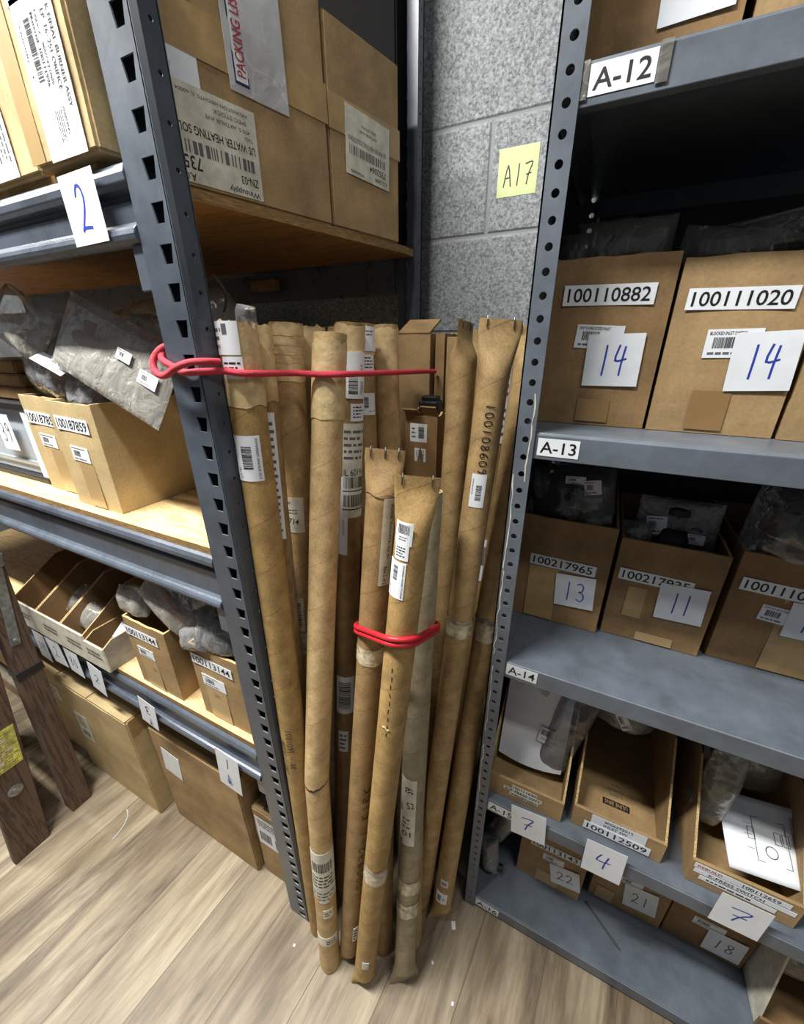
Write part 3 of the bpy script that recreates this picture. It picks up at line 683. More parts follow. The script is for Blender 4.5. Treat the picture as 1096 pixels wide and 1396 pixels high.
# ------------------------------------------------------------------ cartons
def sheet(mb, A, B, z0, z1, th, mat, bulge=0, jit=0, seed=0, n=8, slope=None, edge=None, outward=None):
    """upright cardboard sheet from A to B (2D), inner side offset by th to the left of A->B"""
    A = Vector((A[0], A[1])); B = Vector((B[0], B[1])); d = (B-A); l = d.length; d.normalize(); nn = Vector((-d.y, d.x)); rd = random.Random(seed)
    nz = 5; V = []
    for side in (0, 1):
        for j in range(nz+1):
            for i in range(n+1):
                t = i/n; s_ = j/nz
                zt = z1 if slope is None else slope(t)
                z = z0+(zt-z0)*s_
                off = -bulge*math.sin(PI*t)*math.sin(PI*min(1, s_*.8))
                if j == nz:
                    rd2 = random.Random(seed*31+i); z += rd2.uniform(-jit, jit)
                p = A+d*(l*t)+nn*(off+th*side)
                V.append((p.x, p.y, z))
    m = (n+1)*(nz+1); F = []; E_ = []
    for j in range(nz):
        for i in range(n):
            a = j*(n+1)+i
            F.append((a, a+1, a+n+2, a+n+1)); F.append((m+a, m+a+n+1, m+a+n+2, m+a+1))
    for i in range(n):
        a = nz*(n+1)+i; E_.append((a, a+1, m+a+1, m+a)); F.append((i, m+i, m+i+1, i+1))
    for j in range(nz):
        a = j*(n+1); F.append((a, a+n+1, m+a+n+1, m+a)); b_ = a+n; F.append((b_, m+b_, m+b_+n+1, b_+n+1))
    mb.add(V, F, mat); mb.add(V, E_, edge or M_edge)
def open_carton(label, x0, x1, y0, y1, z0, z1, mat=None, group=None, rz=0, cat='carton', name='cardboard_carton', bulge=.002, jit=.0012, seed=1, flaps=()):
    mat = mat or M_card; w, d, h = x1-x0, y1-y0, z1-z0; th = .0045
    root = thing(name, (x0, y0, z0+.0005), label, cat, group, rz)
    mb = MB()
    mb.box(.002, w-.002, .002, d-.002, 0, .005, mat)
    sheet(mb, (.0004, 0), (w-.0004, 0), 0.0003, h, th, mat, bulge, jit, seed); sheet(mb, (w, .0012), (w, d-.0012), 0.0002, h, th, mat, bulge*.25, jit, seed+1)
    sheet(mb, (w-.0004, d), (.0004, d), 0.0003, h, th, mat, bulge, jit, seed+2); sheet(mb, (0, d-.0012), (0, .0012), 0.0002, h, th, mat, bulge*.25, jit, seed+3)
    mb.build('carton_body', root)
    return root
def closed_carton(label, x0, x1, y0, y1, z0, z1, mat=None, group=None, rz=0, cat='carton', name='cardboard_carton', seed=1, seam='x', tape=True):
    mat = mat or M_card; w, d, h = x1-x0, y1-y0, z1-z0
    root = thing(name, (x0, y0, z0+.0005), label, cat, group, rz)
    bm = bmesh.new(); bmesh.ops.create_cube(bm, size=1)
    for v in bm.verts: v.co = Vector((w/2+v.co.x*w, d/2+v.co.y*d, h/2+v.co.z*h))
    bmesh.ops.bevel(bm, geom=bm.edges[:], offset=.0035, segments=2, affect='EDGES')
    bmesh.ops.subdivide_edges(bm, edges=[e for e in bm.edges if e.calc_length() > .05], cuts=5, use_grid_fill=True)
    for v in bm.verts:
        c = v.co; k = .0022
        nz = noise.noise(Vector((c.x*14+seed*5, c.y*14, c.z*14)))
        v.co += Vector(((c.x/w-.5), (c.y/d-.5), (c.z/h-.5)*(.2 if c.z > h/2 else 0)))*k*nz*2
    mb = MB(); bm.verts.index_update(); mb.add([v.co.copy() for v in bm.verts], [[v.index for v in f.verts] for f in bm.faces], mat); bm.free()
    # flap seam on the top
    if seam == 'x': mb.box(.004, w-.004, d/2-.0008, d/2+.0008, h-.0005, h+.0006, M_cardD)
    mb.build('carton_body', root)
    if tape:
        a = MB(); a.box(.0, w, d/2-.024, d/2+.024, h+.0008, h+.0014, M_tapeB); a.box(w+.0006, w+.0012, d/2-.024, d/2+.024, h-.06, h+.001, M_tapeB); a.build('packing_tape', root)
    return root
def stick(root, art, x, z, y=None, rot=0, name='sticker', label=None, off=.0022):
    """put art on the front face of a carton; x,z in room coordinates"""
    l = root.location
    return art.build(name, plane((x-l.x, -off, z-l.z), XU, ZU, rot), root, label)
def tape_patch(root, x0, x1, z0, z1, mat=None, y=-.0018, name='packing_tape', n=3):
    l = root.location; mb = MB()
    a = Art(); a.rect(x0-l.x, z0-l.z, x1-l.x, z1-l.z, mat or M_tapeB, 0, 2, 4)
    return a.build(name, lambda u, v, h: Vector((u, y-h*.3, v)), root)

def box_part(root, name, x0, x1, y0, y1, z0, z1, mat, b=0):
    mb = MB(); mb.box(x0, x1, y0, y1, z0, z1, mat, b=b); return mb.build(name, root)

# bags --------------------------------------------------------------
def bag(label, loc, w, d, h, rot=(0, 0, 0), seed=1, mat=None, crump=.14, cat='bag', group=None, zip_=False, name='plastic_bag', nseg=26, flat=0, stickers=(), curl=0):
    root = thing(name, loc, label, cat, group, rot=tuple(R(a) for a in rot))
    mat = mat or M_film; n = nseg; V = []; sd = seed*7.3
    def P(u, v, side):
        a = max(0, 1-abs(2*u-1)**2.6); b_ = max(0, 1-abs(2*v-1)**2.6)
        t = (a*b_)**.55*(1-flat)+flat*.25*(a*b_)**.3
        x = (u-.5)*w; z = (v-.5)*h; y = side*d/2*t
        q = Vector((x*9+sd, z*9, side*2.0))
        nz = noise.noise_vector(q)*1.0+noise.noise_vector(q*2.3)*.55+noise.noise_vector(q*5.1)*.28
        e = crump*min(w, h)*(.35+.65*t)
        s_ = Vector((nz.x*.35, nz.y*side*.8, nz.z*.35))*e
        if a*b_ < 1e-6:
            q2 = Vector((x*9+sd, z*9, 0)); nz = noise.noise_vector(q2); s_ = Vector((nz.x*.3, nz.y*.5, nz.z*.3))*e
        return Vector((x, y+curl*((2*v-1)**2-.3), z))+s_
    for side in (-1, 1):
        for j in range(n+1):
            for i in range(n+1): V.append(P(i/n, j/n, side))
    m = (n+1)**2; F = []
    for j in range(n):
        for i in range(n):
            a = j*(n+1)+i
            F.append((a, a+1, a+n+2, a+n+1)); F.append((m+a, m+a+n+1, m+a+n+2, m+a+1))
    mb = MB(); mb.add(V, F, mat)
    mb.build('film', root, smooth=True, angle=38)
    if zip_:
        z_ = MB()
        z_.tube([P(i/n, 1-3/n, -1)+Vector((0, -.001, 0)) for i in range(n+1)], .0013, M_filmM, 6)
        z_.build('zip_seal', root)
    for (u, v, sw, sh, r_, art) in stickers:
        p = P(u, v, -1); art.build('sticker', plane(p+Vector((0, -.002, 0)), XU, ZU, r_), root)
    root['_w'] = w
    del root['_w']
    return root, P
def blob(mb, c, r, mat, seed=0, amp=.15, n=14, sq=(1, 1, 1)):
    V = []; F = []
    for j in range(n+1):
        for i in range(n):
            th = PI*j/n; ph = 2*PI*i/n; d = Vector((math.sin(th)*math.cos(ph), math.sin(th)*math.sin(ph), math.cos(th)))
            k = 1+amp*noise.noise(d*1.7+Vector((seed*3.1, 0, 0)))
            V.append(Vector(c)+Vector((d.x*sq[0], d.y*sq[1], d.z*sq[2]))*r*k)
    for j in range(n):
        for i in range(n): F.append((j*n+i, (j+1)*n+i, (j+1)*n+(i+1) % n, j*n+(i+1) % n))
    mb.add(V, F, mat)
def cyl(mb, a, b_, r, mat, n=16): mb.tube([a, b_], r, mat, n)
def valve(root, c, s=1, mat=None, name='bagged_valve', seed=0):
    mb = MB(); mat = mat or M_dgrey; c = Vector(c)
    blob(mb, c, .024*s, mat, seed, .2); cyl(mb, c+Vector((-.035*s, 0, 0)), c+Vector((.035*s, 0, 0)), .011*s, mat); cyl(mb, c, c+Vector((0, -.004, .04*s)), .012*s, mat)
    mb.lathe([(.018*s, 0), (.018*s, .008*s), (.012*s, .012*s)], mat, Matrix.Translation(c+Vector((0, 0, .034*s))))
    mb.lathe([(.016*s, 0), (.016*s, .006*s)], M_lgrey, Matrix.Translation(c+Vector((-.04*s, 0, 0))) @ Matrix.Rotation(PI/2, 4, 'Y'))
    return mb.build(name, root, smooth=True, angle=40)
def hose(root, c, rad, r, mat, turns=2.2, name='bagged_hose', tilt=60):
    mb = MB(); T = Matrix.Translation(Vector(c)) @ Matrix.Rotation(R(tilt), 4, 'X'); pts = []
    k = int(turns*22)
    for i in range(k+1):
        a = 2*PI*i/22; pts.append(T @ Vector((math.cos(a)*rad, math.sin(a)*rad*.8, i*r*2.1/22)))
    mb.tube(pts, r, mat, 10); return mb.build(name, root, smooth=True, angle=60)
# ================================================================== things on the left rack
Z1, Z2, Z3 = 1.571, 1.080, .625
# tall parcels on the top deck (turned a little, see their long sides)
ang = math.atan2(-.2181, .9759)       # long side runs up and to the right in plan -> rotate clockwise
RZ = ang
def parcel(label, s0, s1, wid, z1, mat=None, front=None):
    ox, oy = -.578+.2181*s0, .345+.9759*s0
    root = thing('cardboard_parcel', (ox, oy, Z1+.0006), label, 'carton', 'parcels on the top deck of the left rack', rz=RZ)
    L_ = s1-s0-.003; h = z1-Z1
    bm = bmesh.new(); bmesh.ops.create_cube(bm, size=1)
    for v in bm.verts: v.co = Vector((-wid/2+v.co.x*wid, L_/2+v.co.y*L_, h/2+v.co.z*h))
    bmesh.ops.bevel(bm, geom=bm.edges[:], offset=.003, segments=2, affect='EDGES')
    mb = MB(); bm.verts.index_update(); mb.add([v.co.copy() for v in bm.verts], [[v.index for v in f.verts] for f in bm.faces], mat or M_card); bm.free()
    mb.build('carton_body', root)
    return root
def side_map(s, z, rot=0, off=.0005, sh=0):
    """artwork on the right side of a parcel, s along it, z above its foot; text reads left-right = along +s"""
    return plane((off, s, z), YU, ZU, rot)
p0 = closed_carton('narrow pale carton with a white burner assembly label in front, right above the note 2', -.664, -.537, .345, .428, Z1, 1.868, M_cardY, 'parcels on the top deck of the left rack', tape=False)
p1 = parcel('tall brown parcel behind the slotted post with a packing-list pouch on its side', .088, .385, .128, 1.868)
p2 = parcel('brown parcel behind the pouch parcel, white label half hidden by the rear post', .386, .575, .13, 1.852)
# burner label on the narrow end
a = Art(); a.rect(-.036, -.066, .036, .066, M_paper, 1, 1, 3); a.rect(-.040, .062, .030, .11, M_grey, 1)
a.text('K.FINAL BURNER ASSY.', .027, .010, .078, .0062, M_ink, -90); a.text('LP .16-.251 ORIFICE', .017, .018, .060, .0062, M_ink, -90)
a.text('Legacy : 9007422005', .005, .022, .056, .0052, M_ink, -90); a.text('Material: 100111996', -.002, .022, .056, .0052, M_ink, -90)
a.bars(-.019, .0, -.008, .048, M_ink, 5, horiz=True); a.text('Quantity:   1', -.028, .026, .040, .0042, M_ink, -90)
a.text('WARNING:', .012, -.036, .024, .0036, M_ink, -90); a.lines(-.006, -.054, .008, -.026, 4, M_fade, 3, horiz=False)
a.build('burner_label', plane((.076, -.0012, .066), XU, ZU, 0), p0)
mb = MB(); mb.box(-.003, .026, -.0016, -.001, .003, .29, M_tapeflat); mb.build('clear_tape', p0)
# shipping label, printed upside down
a = Art(); a.rect(-.080, -.052, .080, .052, M_paperW, 1)
def ud(t, u, v, w, h, m=None): a.text(t, u, v, w, h, m or M_fade, 180)
ud('US WATER HEATING SOLUTIONS', .002, .006, .145, .0095, M_ink); a.bars(-.066, -.020, .074, -.006, M_fade, 9); ud('7352064', -.042, -.030, .060, .015, M_ink)
ud('ZN-03', .060, -.032, .028, .010, M_ink); ud('A.O. SMITH', -.048, -.046, .050, .009, M_ink); ud('Winsupply', .050, -.046, .050, .009, M_navy)
ud('ARLINGTON HEIGHTS, IL 60004', .018, .044, .10, .0045); ud('SPEC STOCK', .040, .035, .05, .0045); ud('470 S. ARTHUR AVE', .036, .026, .066, .0045); ud('TAG:', .066, .018, .014, .0045)
a.build('shipping_label', side_map(.072, .058), p1, 'aged white shipping label printed upside down')
a = Art(); a.rect(-.018, -.056, .055, .054, M_paper, 1); a.rect(-.018, -.018, .052, -.0165, M_ink, 2); a.bars(-.014, -.01, .016, .026, M_ink, 12)
a.rect(.022, .02, .055, .038, M_cardD, 2); a.lines(-.016, .034, .01, .05, 2, M_ink, 8); a.lines(-.016, -.05, .02, -.024, 2, M_fade, 8)
a.build('carrier_label', side_map(.020, .166), p1, 'white carrier label with bar code')
# tape band across both parcels
mb = MB(); mb.box(.0007, .0013, .0, .296, .140, .190, M_tapeB); mb.build('packing_tape', p1)
mb = MB(); mb.box(.0007, .0013, .0, .187, .138, .186, M_tapeB); mb.build('packing_tape', p2)
# packing list pouch
a = Art(); a.rect(-.048, -.085, .048, .085, M_filmP, 1, 3, 5)
pm = lambda u, v, h: Vector((.0016+h*1.2+.0025*max(0, math.sin((v+.085)*24))*math.sin((u+.05)*31), .164+u+(.085-v)*.02, .210+v))
a.rect(-.040, -.076, -.018, .085, M_navy, 3); a.rect(-.038, -.073, -.020, .085, M_paper, 4); a.text('PACKING LIST ENCLOSED', -.029, .010, .155, .0135, M_redink, 90, 5)
a.rect(.016, .06, .034, .085, M_navy, 3); a.rect(.019, .07, .031, .073, M_redink, 4); a.rect(.019, .062, .031, .068, M_paper, 4)
a.build('packing_list_pouch', pm, p1, 'clear pouch with a red PACKING LIST ENCLOSED banner')
a = Art(); a.rect(-.058, -.048, .058, .048, M_paperW, 1); ud('US WATER HEATING SOLUTIONS', -.002, .004, .1, .007, M_fade); a.bars(-.05, -.018, .045, -.005, M_fade, 19); ud('7352064', .025, -.027, .045, .010, M_ink)
ud('Winsupply', -.03, -.042, .036, .006, M_navy); ud('A.O. Smith', .035, -.040, .036, .007, M_ink); ud('SPEC STOCK', 0, .028, .04, .004); ud('ARTHUR AVE', 0, .020, .046, .004)
a.build('shipping_label', side_map(.095, .132, -2, .0016), p2, 'white shipping label printed upside down')
# pale cartons at the left of them
c = closed_carton('pale carton left of the burner carton, white label at its lower left', -.862, -.672, .352, .62, Z1, 1.690, M_cardY, 'parcels on the top deck of the left rack', tape=False)
a = Art(); a.rect(-.035, -.038, .035, .038, M_paper, 1); a.lines(-.002, -.03, .03, .02, 4, M_fade, 9, horiz=False); stick(c, a, -.752, 1.612, off=.001)
c = closed_carton('pale carton at the far left edge of the top deck', -1.10, -.868, .36, .62, Z1, 1.80, M_cardY, 'parcels on the top deck of the left rack', tape=False)
c = closed_carton('black box added to darken the gap behind the parcels, beside the rear post', -.80, -.474, .935, .985, Z1, 2.10, M_mblack, 'parcels on the top deck of the left rack', tape=False)  # made-up box, its black stands in for the darkness behind the parcels

# deck 2 -----------------------------------------------------------
G2 = 'open part cartons on the middle deck'
cB = open_carton('open carton marked 100187859 beside the slotted post', -.924, -.779, .378, .735, Z2, 1.281, M_cardY, G2, seed=3)
stick(cB, numstrip('100187859', .104, .025, .7), -.853, 1.243, rot=-2); stick(cB, smallbar(.055, .028, None, 4), -.855, 1.188, rot=-3)
tape_patch(cB, -.872, -.824, Z2+.003, 1.172, M_tapeflat)
cA = open_carton('open carton marked 10018785, partly behind its neighbour, touching the clear bin', -1.080, -.930, .401, .75, Z2, 1.281, M_cardY, G2, seed=7)
stick(cA, numstrip('10018785', .106, .025, .7), -1.018, 1.238, rot=-2); stick(cA, smallbar(.058, .026, None, 14), -1.014, 1.193, rot=-3)
tape_patch(cA, -1.02, -.965, Z2+.003, 1.175, M_tapeflat)
# clear bin with black rim and base
bn = thing('storage_bin', (-1.25, .42, Z2+.0005), 'clear plastic storage bin with black rim at the far left of the middle deck', 'bin')
mb = MB()
for (xa, xb, ya, yc) in ((-.145, .145, 0, .003), (-.145, .145, .29, .293), (-.145, -.142, 0, .293), (.142, .145, 0, .293)): mb.box(xa, xb, ya, yc, .014, .165, M_bin)
mb.box(-.145, .145, 0, .293, .014, .017, M_bin); mb.build('bin_body', bn, bevel=.001)
mb = MB(); mb.box(-.13, .13, -.004, 0, .035, .045, M_bin); mb.box(.120, .145, -.010, 0, .012, .165, M_whiteplastic, b=.002); mb.box(-.145, -.12, -.010, 0, .012, .165, M_whiteplastic, b=.002); mb.build('corner_rib', bn)
box_part(bn, 'rim', -.15, .15, -.012, .30, .163, .180, M_black, .003); box_part(bn, 'bin_base', -.15, .15, -.014, .30, 0, .014, M_black, .003)
note('39', .069, .082, .5, .7, M_ink, .0024).build('paper_note', plane((.03, -.0125, .110), XU, ZU, 1), bn, 'white note reading 39')
# stacked flat packs above the bin
for i in range(3):
    o = closed_carton(['brown flat pack directly on the clear bin', 'brown flat pack in the middle of the stack on the clear bin', 'brown flat pack on top of the stack on the clear bin'][i], -1.39+.01*i, -1.115-.008*i, .43, .66, Z2+.1815+.0285*i, Z2+.2085+.0285*i, M_cardC, 'flat packs on the bin', tape=False, name='flat_pack')
# bags heaped on the cartons
r_, P_ = bag('large zip bag draped over the two open cartons, white label under its seal', (-.715, .400, 1.358), .30, .045, .125, (-22, 18, -4), 4, M_filmM, .07, zip_=True, stickers=[(.66, .62, .040, .02, 0, smallbar(.036, .016, None, 3)), (.86, .5, .05, .03, 0, smallbar(.044, .020, None, 8))], flat=.7)
mb = MB(); mb.tube([(-.02, .004, .012), (.03, .006, .016), (.09, .004, .004)], .011, M_orange, 10); mb.build('orange_tube', r_, smooth=True, angle=60); valve(r_, (-.09, .012, .0), .7, M_rust, 'bagged_part', 31)
mb = MB()
r_, P_ = bag('clear bag of rubber parts sagging over the left carton', (-.955, .465, 1.340), .26, .12, .16, (-12, 6, 0), 9, M_film, .12)
valve(r_, (-.05, 0, -.02), 1.2, M_rust, 'bagged_part', 2); hose(r_, (.03, .0, -.03), .035, .010, M_rust, 1.6, 'bagged_hose'); valve(r_, (.07, .0, .02), .9, M_lgrey, 'bagged_part', 5)
r_, P_ = bag('smoky bag heaped at the back of the middle deck', (-.86, .62, 1.385), .36, .20, .15, (0, -6, 0), 12, M_filmM, .15)
valve(r_, (.05, 0, 0), 1.6, M_dgrey, 'bagged_part', 3); valve(r_, (-.08, 0, -.01), 1.5, M_dgrey, 'bagged_part', 6)
r_, P_ = bag('dark bag with an orange hose at the right of the middle deck', (-.655, .56, 1.33), .25, .14, .13, (0, 14, 0), 15, M_film, .12, zip_=True)
hose(r_, (0, 0, 0), .04, .011, M_orange, 1.3, 'orange_hose', 80)
r_, P_ = bag('crumpled bag with white card inside lying on the left carton', (-.99, .415, 1.41), .15, .06, .10, (-20, 24, 0), 18, M_filmM, .14)
bag('small clear bag poking out of carton 100187859', (-.855, .42, 1.292), .12, .05, .06, (-15, 0, 0), 21, M_film, .2)
box_part(thing('white_card', (-.895, .395, 1.345), 'small white printed card under the draped zip bag', 'card', rot=(R(-60), R(18), R(0))), 'card_sheet', -.045, .045, -.001, 0, -.012, .012, M_paper)
bag('grey bag at the far left above the flat packs', (-1.24, .50, 1.37), .26, .16, .14, (0, 0, 0), 24, M_filmM, .16)
o = MB(); o.box(-.046, .046, 0, .022, -.014, .014, M_tan, b=.003); o = o.build('packing_block'); o.location = (-.910, .958, 1.523); tag(o, 'small tan block stuck to the rear beam under the top deck', 'block')
# dark boxes deep on deck 2
closed_carton('dark brown carton deep at the back of the middle deck', -1.0, -.76, .76, .955, Z2, 1.33, M_cardD, tape=False)
# black wire loop behind the post
mb = MB(); mb.tube([Vector((-.458+.012*math.sin(t/12*PI), .40+.008*t/12, 1.455-.04*t/12)) for t in range(13)], .0016, M_black, 6); o = mb.build('wire_loop'); tag(o, 'thin black wire curving out behind the slotted post', 'wire')

# deck 3 -----------------------------------------------------------
G3 = 'open part cartons on the lower deck'
cC = open_carton('open carton marked 100113144 right against the slotted post', -.675, -.536, .370, .70, Z3, .818, M_card, G3, seed=11)
stick(cC, numstrip('100113144', .116, .0245, .66), -.612, .785, rot=0); stick(cC, smallbar(.066, .030, None, 24), -.617, .735)
a = Art(); a.hand('V', 0, 0, .014, .016, M_fade, .0012, 90); stick(cC, a, -.618, .700, name='pencil_mark'); tape_patch(cC, -.648, -.588, Z3+.003, .755, M_tapeflat)
cD = open_carton('open carton marked 100113144 with orange tubes showing, next to the white trays', -.886, -.742, .364, .70, Z3, .816, M_card, G3, seed=15)
stick(cD, numstrip('100113144', .112, .0245, .66), -.828, .783); stick(cD, smallbar(.055, .026, None, 25), -.829, .733); a = Art(); a.hand('V', 0, 0, .010, .012, M_fade, .0012, 90); stick(cD, a, -.815, .69, name='pencil_mark')
tape_patch(cD, -.858, -.80, Z3+.003, .75, M_tapeflat)
r_, P_ = bag('clear bag with a grey fitting hanging over the right carton 100113144', (-.604, .41, .848), .13, .09, .10, (-18, -6, 4), 31, M_film, .15, stickers=[])
valve(r_, (.005, .0, .0), 1.15, M_dgrey, 'grey_fitting', 4); valve(r_, (.045, .01, -.005), .8, M_lgrey, 'grey_fitting', 8)
bag('clear pointed bag corner over the front of the right carton', (-.655, .375, .833), .085, .03, .05, (-25, -18, 0), 33, M_film, .3)
r_, P_ = bag('long clear bag with an orange tube across both cartons', (-.735, .40, .875), .17, .06, .085, (-20, 35, 0), 35, M_filmM, .1)
mb = MB(); mb.tube([(-.07, -.006, .008), (0, -.004, 0), (.06, -.006, -.016)], .0075, M_orange, 10); mb.build('orange_tube', r_, smooth=True, angle=60)
r_, P_ = bag('clear bag with a red hose beside the grey fitting', (-.665, .44, .885), .11, .07, .10, (0, 12, 0), 37, M_film, .14)
hose(r_, (0, 0, -.01), .028, .008, M_orange, 1.2, 'orange_hose', 75)
bag('milky bag corner standing over the white trays', (-.872, .39, .845), .10, .05, .065, (-12, -10, 0), 39, M_filmM, .25)
r_, P_ = bag('clear bag holding brass rings behind the trays', (-.86, .55, .86), .12, .09, .09, (0, 0, 0), 41, M_film, .1)
mb = MB()
for k in range(5): mb.tube([Vector((-.03+.014*k+.02*math.cos(t*PI/8)*.6, .0, .02*math.sin(t*PI/8))) for t in range(16)], .002, M_brass, 6, closed=True)
mb.build('brass_rings', r_, smooth=True)
# white-faced open trays
def tray(label, x0, x1, y0, y1, z0, hf, hb, front_mat, in_mat, group, name='parts_tray', out_mat=None, slope=1.0, edge=None, flatfront=False):
    w, d = x1-x0, y1-y0; root = thing(name, (x0, y0, z0+.0005), label, 'tray', group); th = .004
    om = out_mat or in_mat
    mb = MB(); mb.box(.001, w-.001, .001, d-.001, 0, .004, in_mat)
    mb.box(0, w, 0, .0045, 0, hf, front_mat); mb.box(.0045, w-.0045, .0046, .0060, .004, hf, in_mat)
    for xa, m1, m2, xi in ((0, om, in_mat, 1), (w-th, in_mat, om, -1)):
        prof = [(.0045, 0), (d, 0), (d, hb), (.0045+(hb-hf)/slope, hb), (.0045, hf)]
        n = len(prof); A = [Vector((xa, a, b_)) for a, b_ in prof]; B = [Vector((xa+th, a, b_)) for a, b_ in prof]
        mb.add(A, [tuple(range(n))[::-1]], m1); mb.add(B, [tuple(range(n))], m2)
        for k in range(n):
            j = (k+1) % n; mb.add([A[k], A[j], B[j], B[k]], [(0, 1, 2, 3)], edge or M_edge)
    mb.box(th, w-th, d-.0045, d, 0, hb, in_mat)
    mb.build('tray_body', root, bevel=.0006)
    return root
GT = 'white-fronted trays on the lower deck'
tr = [('white-fronted tray nearest the carton with orange tubes', -1.060, -.980, .685), ('white-fronted tray between its two neighbours, filled with bright bags', -1.165, -1.061, .71), ('white-fronted tray with see-through bags, third from the cartons', -1.288, -1.166, .71), ('white-fronted tray farthest left, half behind the ladder', -1.42, -1.289, .71)]
for i, (lb, x0, x1, zf) in enumerate(tr):
    t = tray(lb, x0, x1, .339, .70, Z3, zf-Z3+(.012 if i == 0 else 0), .165 if i else .085, M_paperW, M_cardD, GT, out_mat=M_lgrey if i == 0 else M_cardD, slope=.62)
    a = Art(); a.lines(-.035, -.012, .035, .012, 2, M_fade, 30+i); a.build('printed_label', plane(((x1-x0)/2, -.0004, .045), XU, ZU, 0), t)
for k, (x, y, z, w, h, rx, ry, sd, lb) in enumerate([(-1.115, .40, .70, .085, .07, -40, 10, 51, 'white crumpled bag in the front of the middle tray'), (-1.10, .47, .725, .08, .07, -60, -20, 52, 'white wrapped part leaning in the middle tray'), (-1.222, .43, .705, .10, .08, -50, 0, 53, 'clear bag in the third tray'), (-1.235, .52, .72, .09, .08, -30, 20, 54, 'clear bag at the back of the third tray')]):
    r_, P_ = bag(lb, (x, y, z), w, .05, h, (rx, ry, 0), sd, M_filmM if k < 2 else M_film, .2, group=None)
    valve(r_, (0, .0, 0), .55, M_dgrey, 'bagged_part', sd)
o = MB(); o.box(-.012, .012, -.05, .05, -.002, .002, M_paper, b=.001); o.box(-.012, .012, -.05, -.03, .002, .004, M_fade); o = o.build('paper_packet'); o.location = (-1.03, .42, .690); o.rotation_euler = (R(38), R(25), R(25)); tag(o, 'white folded packet leaning in the tray nearest the cartons', 'packet')
o = closed_carton('grey carton standing behind the trays', -1.05, -.90, .56+.15, .93, Z3, .84, M_lgrey, tape=False)
closed_carton('dark carton behind the left trays', -1.42, -1.09, .71, .95, Z3, .83, M_cardD, tape=False)
o = thing('tube_light_box', (-1.40, .52, .805), 'long grey plastic sleeve lying on the trays', 'sleeve', rz=R(12)); box_part(o, 'sleeve', -.03, .26, -.02, .02, 0, .035, M_lgrey, .004); box_part(o, 'end_cap', -.05, -.03, -.02, .02, 0, .035, M_whiteplastic, .004)

# cartons on the floor below the left rack --------------------------------
GF = 'large cartons on the floor under the left rack'
cF = closed_carton('large yellow-brown carton under note 3, lid flaps open a crack', -1.412, -1.034, .345, .405, 0, .405, M_cardY, GF, rz=0)
for nm, (xa, xb) in (('top_flap', (.004, .185)), ('top_flap', (.190, .374))):
    mb = MB(); mb.box(xa, xb, .001, .058, .4068, .4105, M_cardY); mb.build(nm, cF, bevel=.0006)
a = Art(); a.rect(-.035, -.06, .035, .06, M_paperW, 1); a.bars(-.02, -.045, .02, -.02, M_fade, 61); a.lines(-.025, 0, .025, .045, 4, M_fade, 62); stick(cF, a, -1.325, .235, rot=-4, off=.001)
cF2 = closed_carton('pale carton left of the large yellow-brown one, beside the ladder', -1.80, -1.425, .36, .45, 0, .40, M_cardY, GF, tape=True)
a = Art(); a.rect(-.05, -.035, .05, .035, M_paperW, 1); a.lines(-.04, -.03, .04, .03, 5, M_fade, 63); stick(cF2, a, -1.52, .29, off=.001)
cG = closed_carton('large carton under note 1 with torn white label at its left edge', -.985, -.644, .372, .46, 0, .395, M_card, GF, rz=0)
a = Art(); a.rect(-.036, -.05, .036, .05, M_paper, 1); stick(cG, a, -.915, .285, rot=-8, off=.001)
cH = closed_carton('small carton with white barcode label behind the slotted post', -.632, -.470, .386, .62, 0, .285, M_card, GF, seam='n', tape=False)
a = Art(); a.rect(-.060, -.058, .060, .058, M_paper, 1); a.bars(-.052, -.04, -.012, .0, M_ink, 64); a.bars(.0, -.045, .03, -.005, M_ink, 65); a.lines(-.05, .02, .05, .05, 3, M_fade, 66); a.text('A', .04, -.03, .008, .012, M_ink); stick(cH, a, -.562, .205, off=.001)
a = Art(); a.lines(-.05, -.012, .05, .012, 3, M_ink, 67); a.build('printed_lines', plane((.085, .02, .2862), XU, YU, 0), cH)
cI = closed_carton('brown carton at the far left edge behind the ladder', -2.25, -1.90, .37, .60, 0, .36, M_card, GF, tape=False)
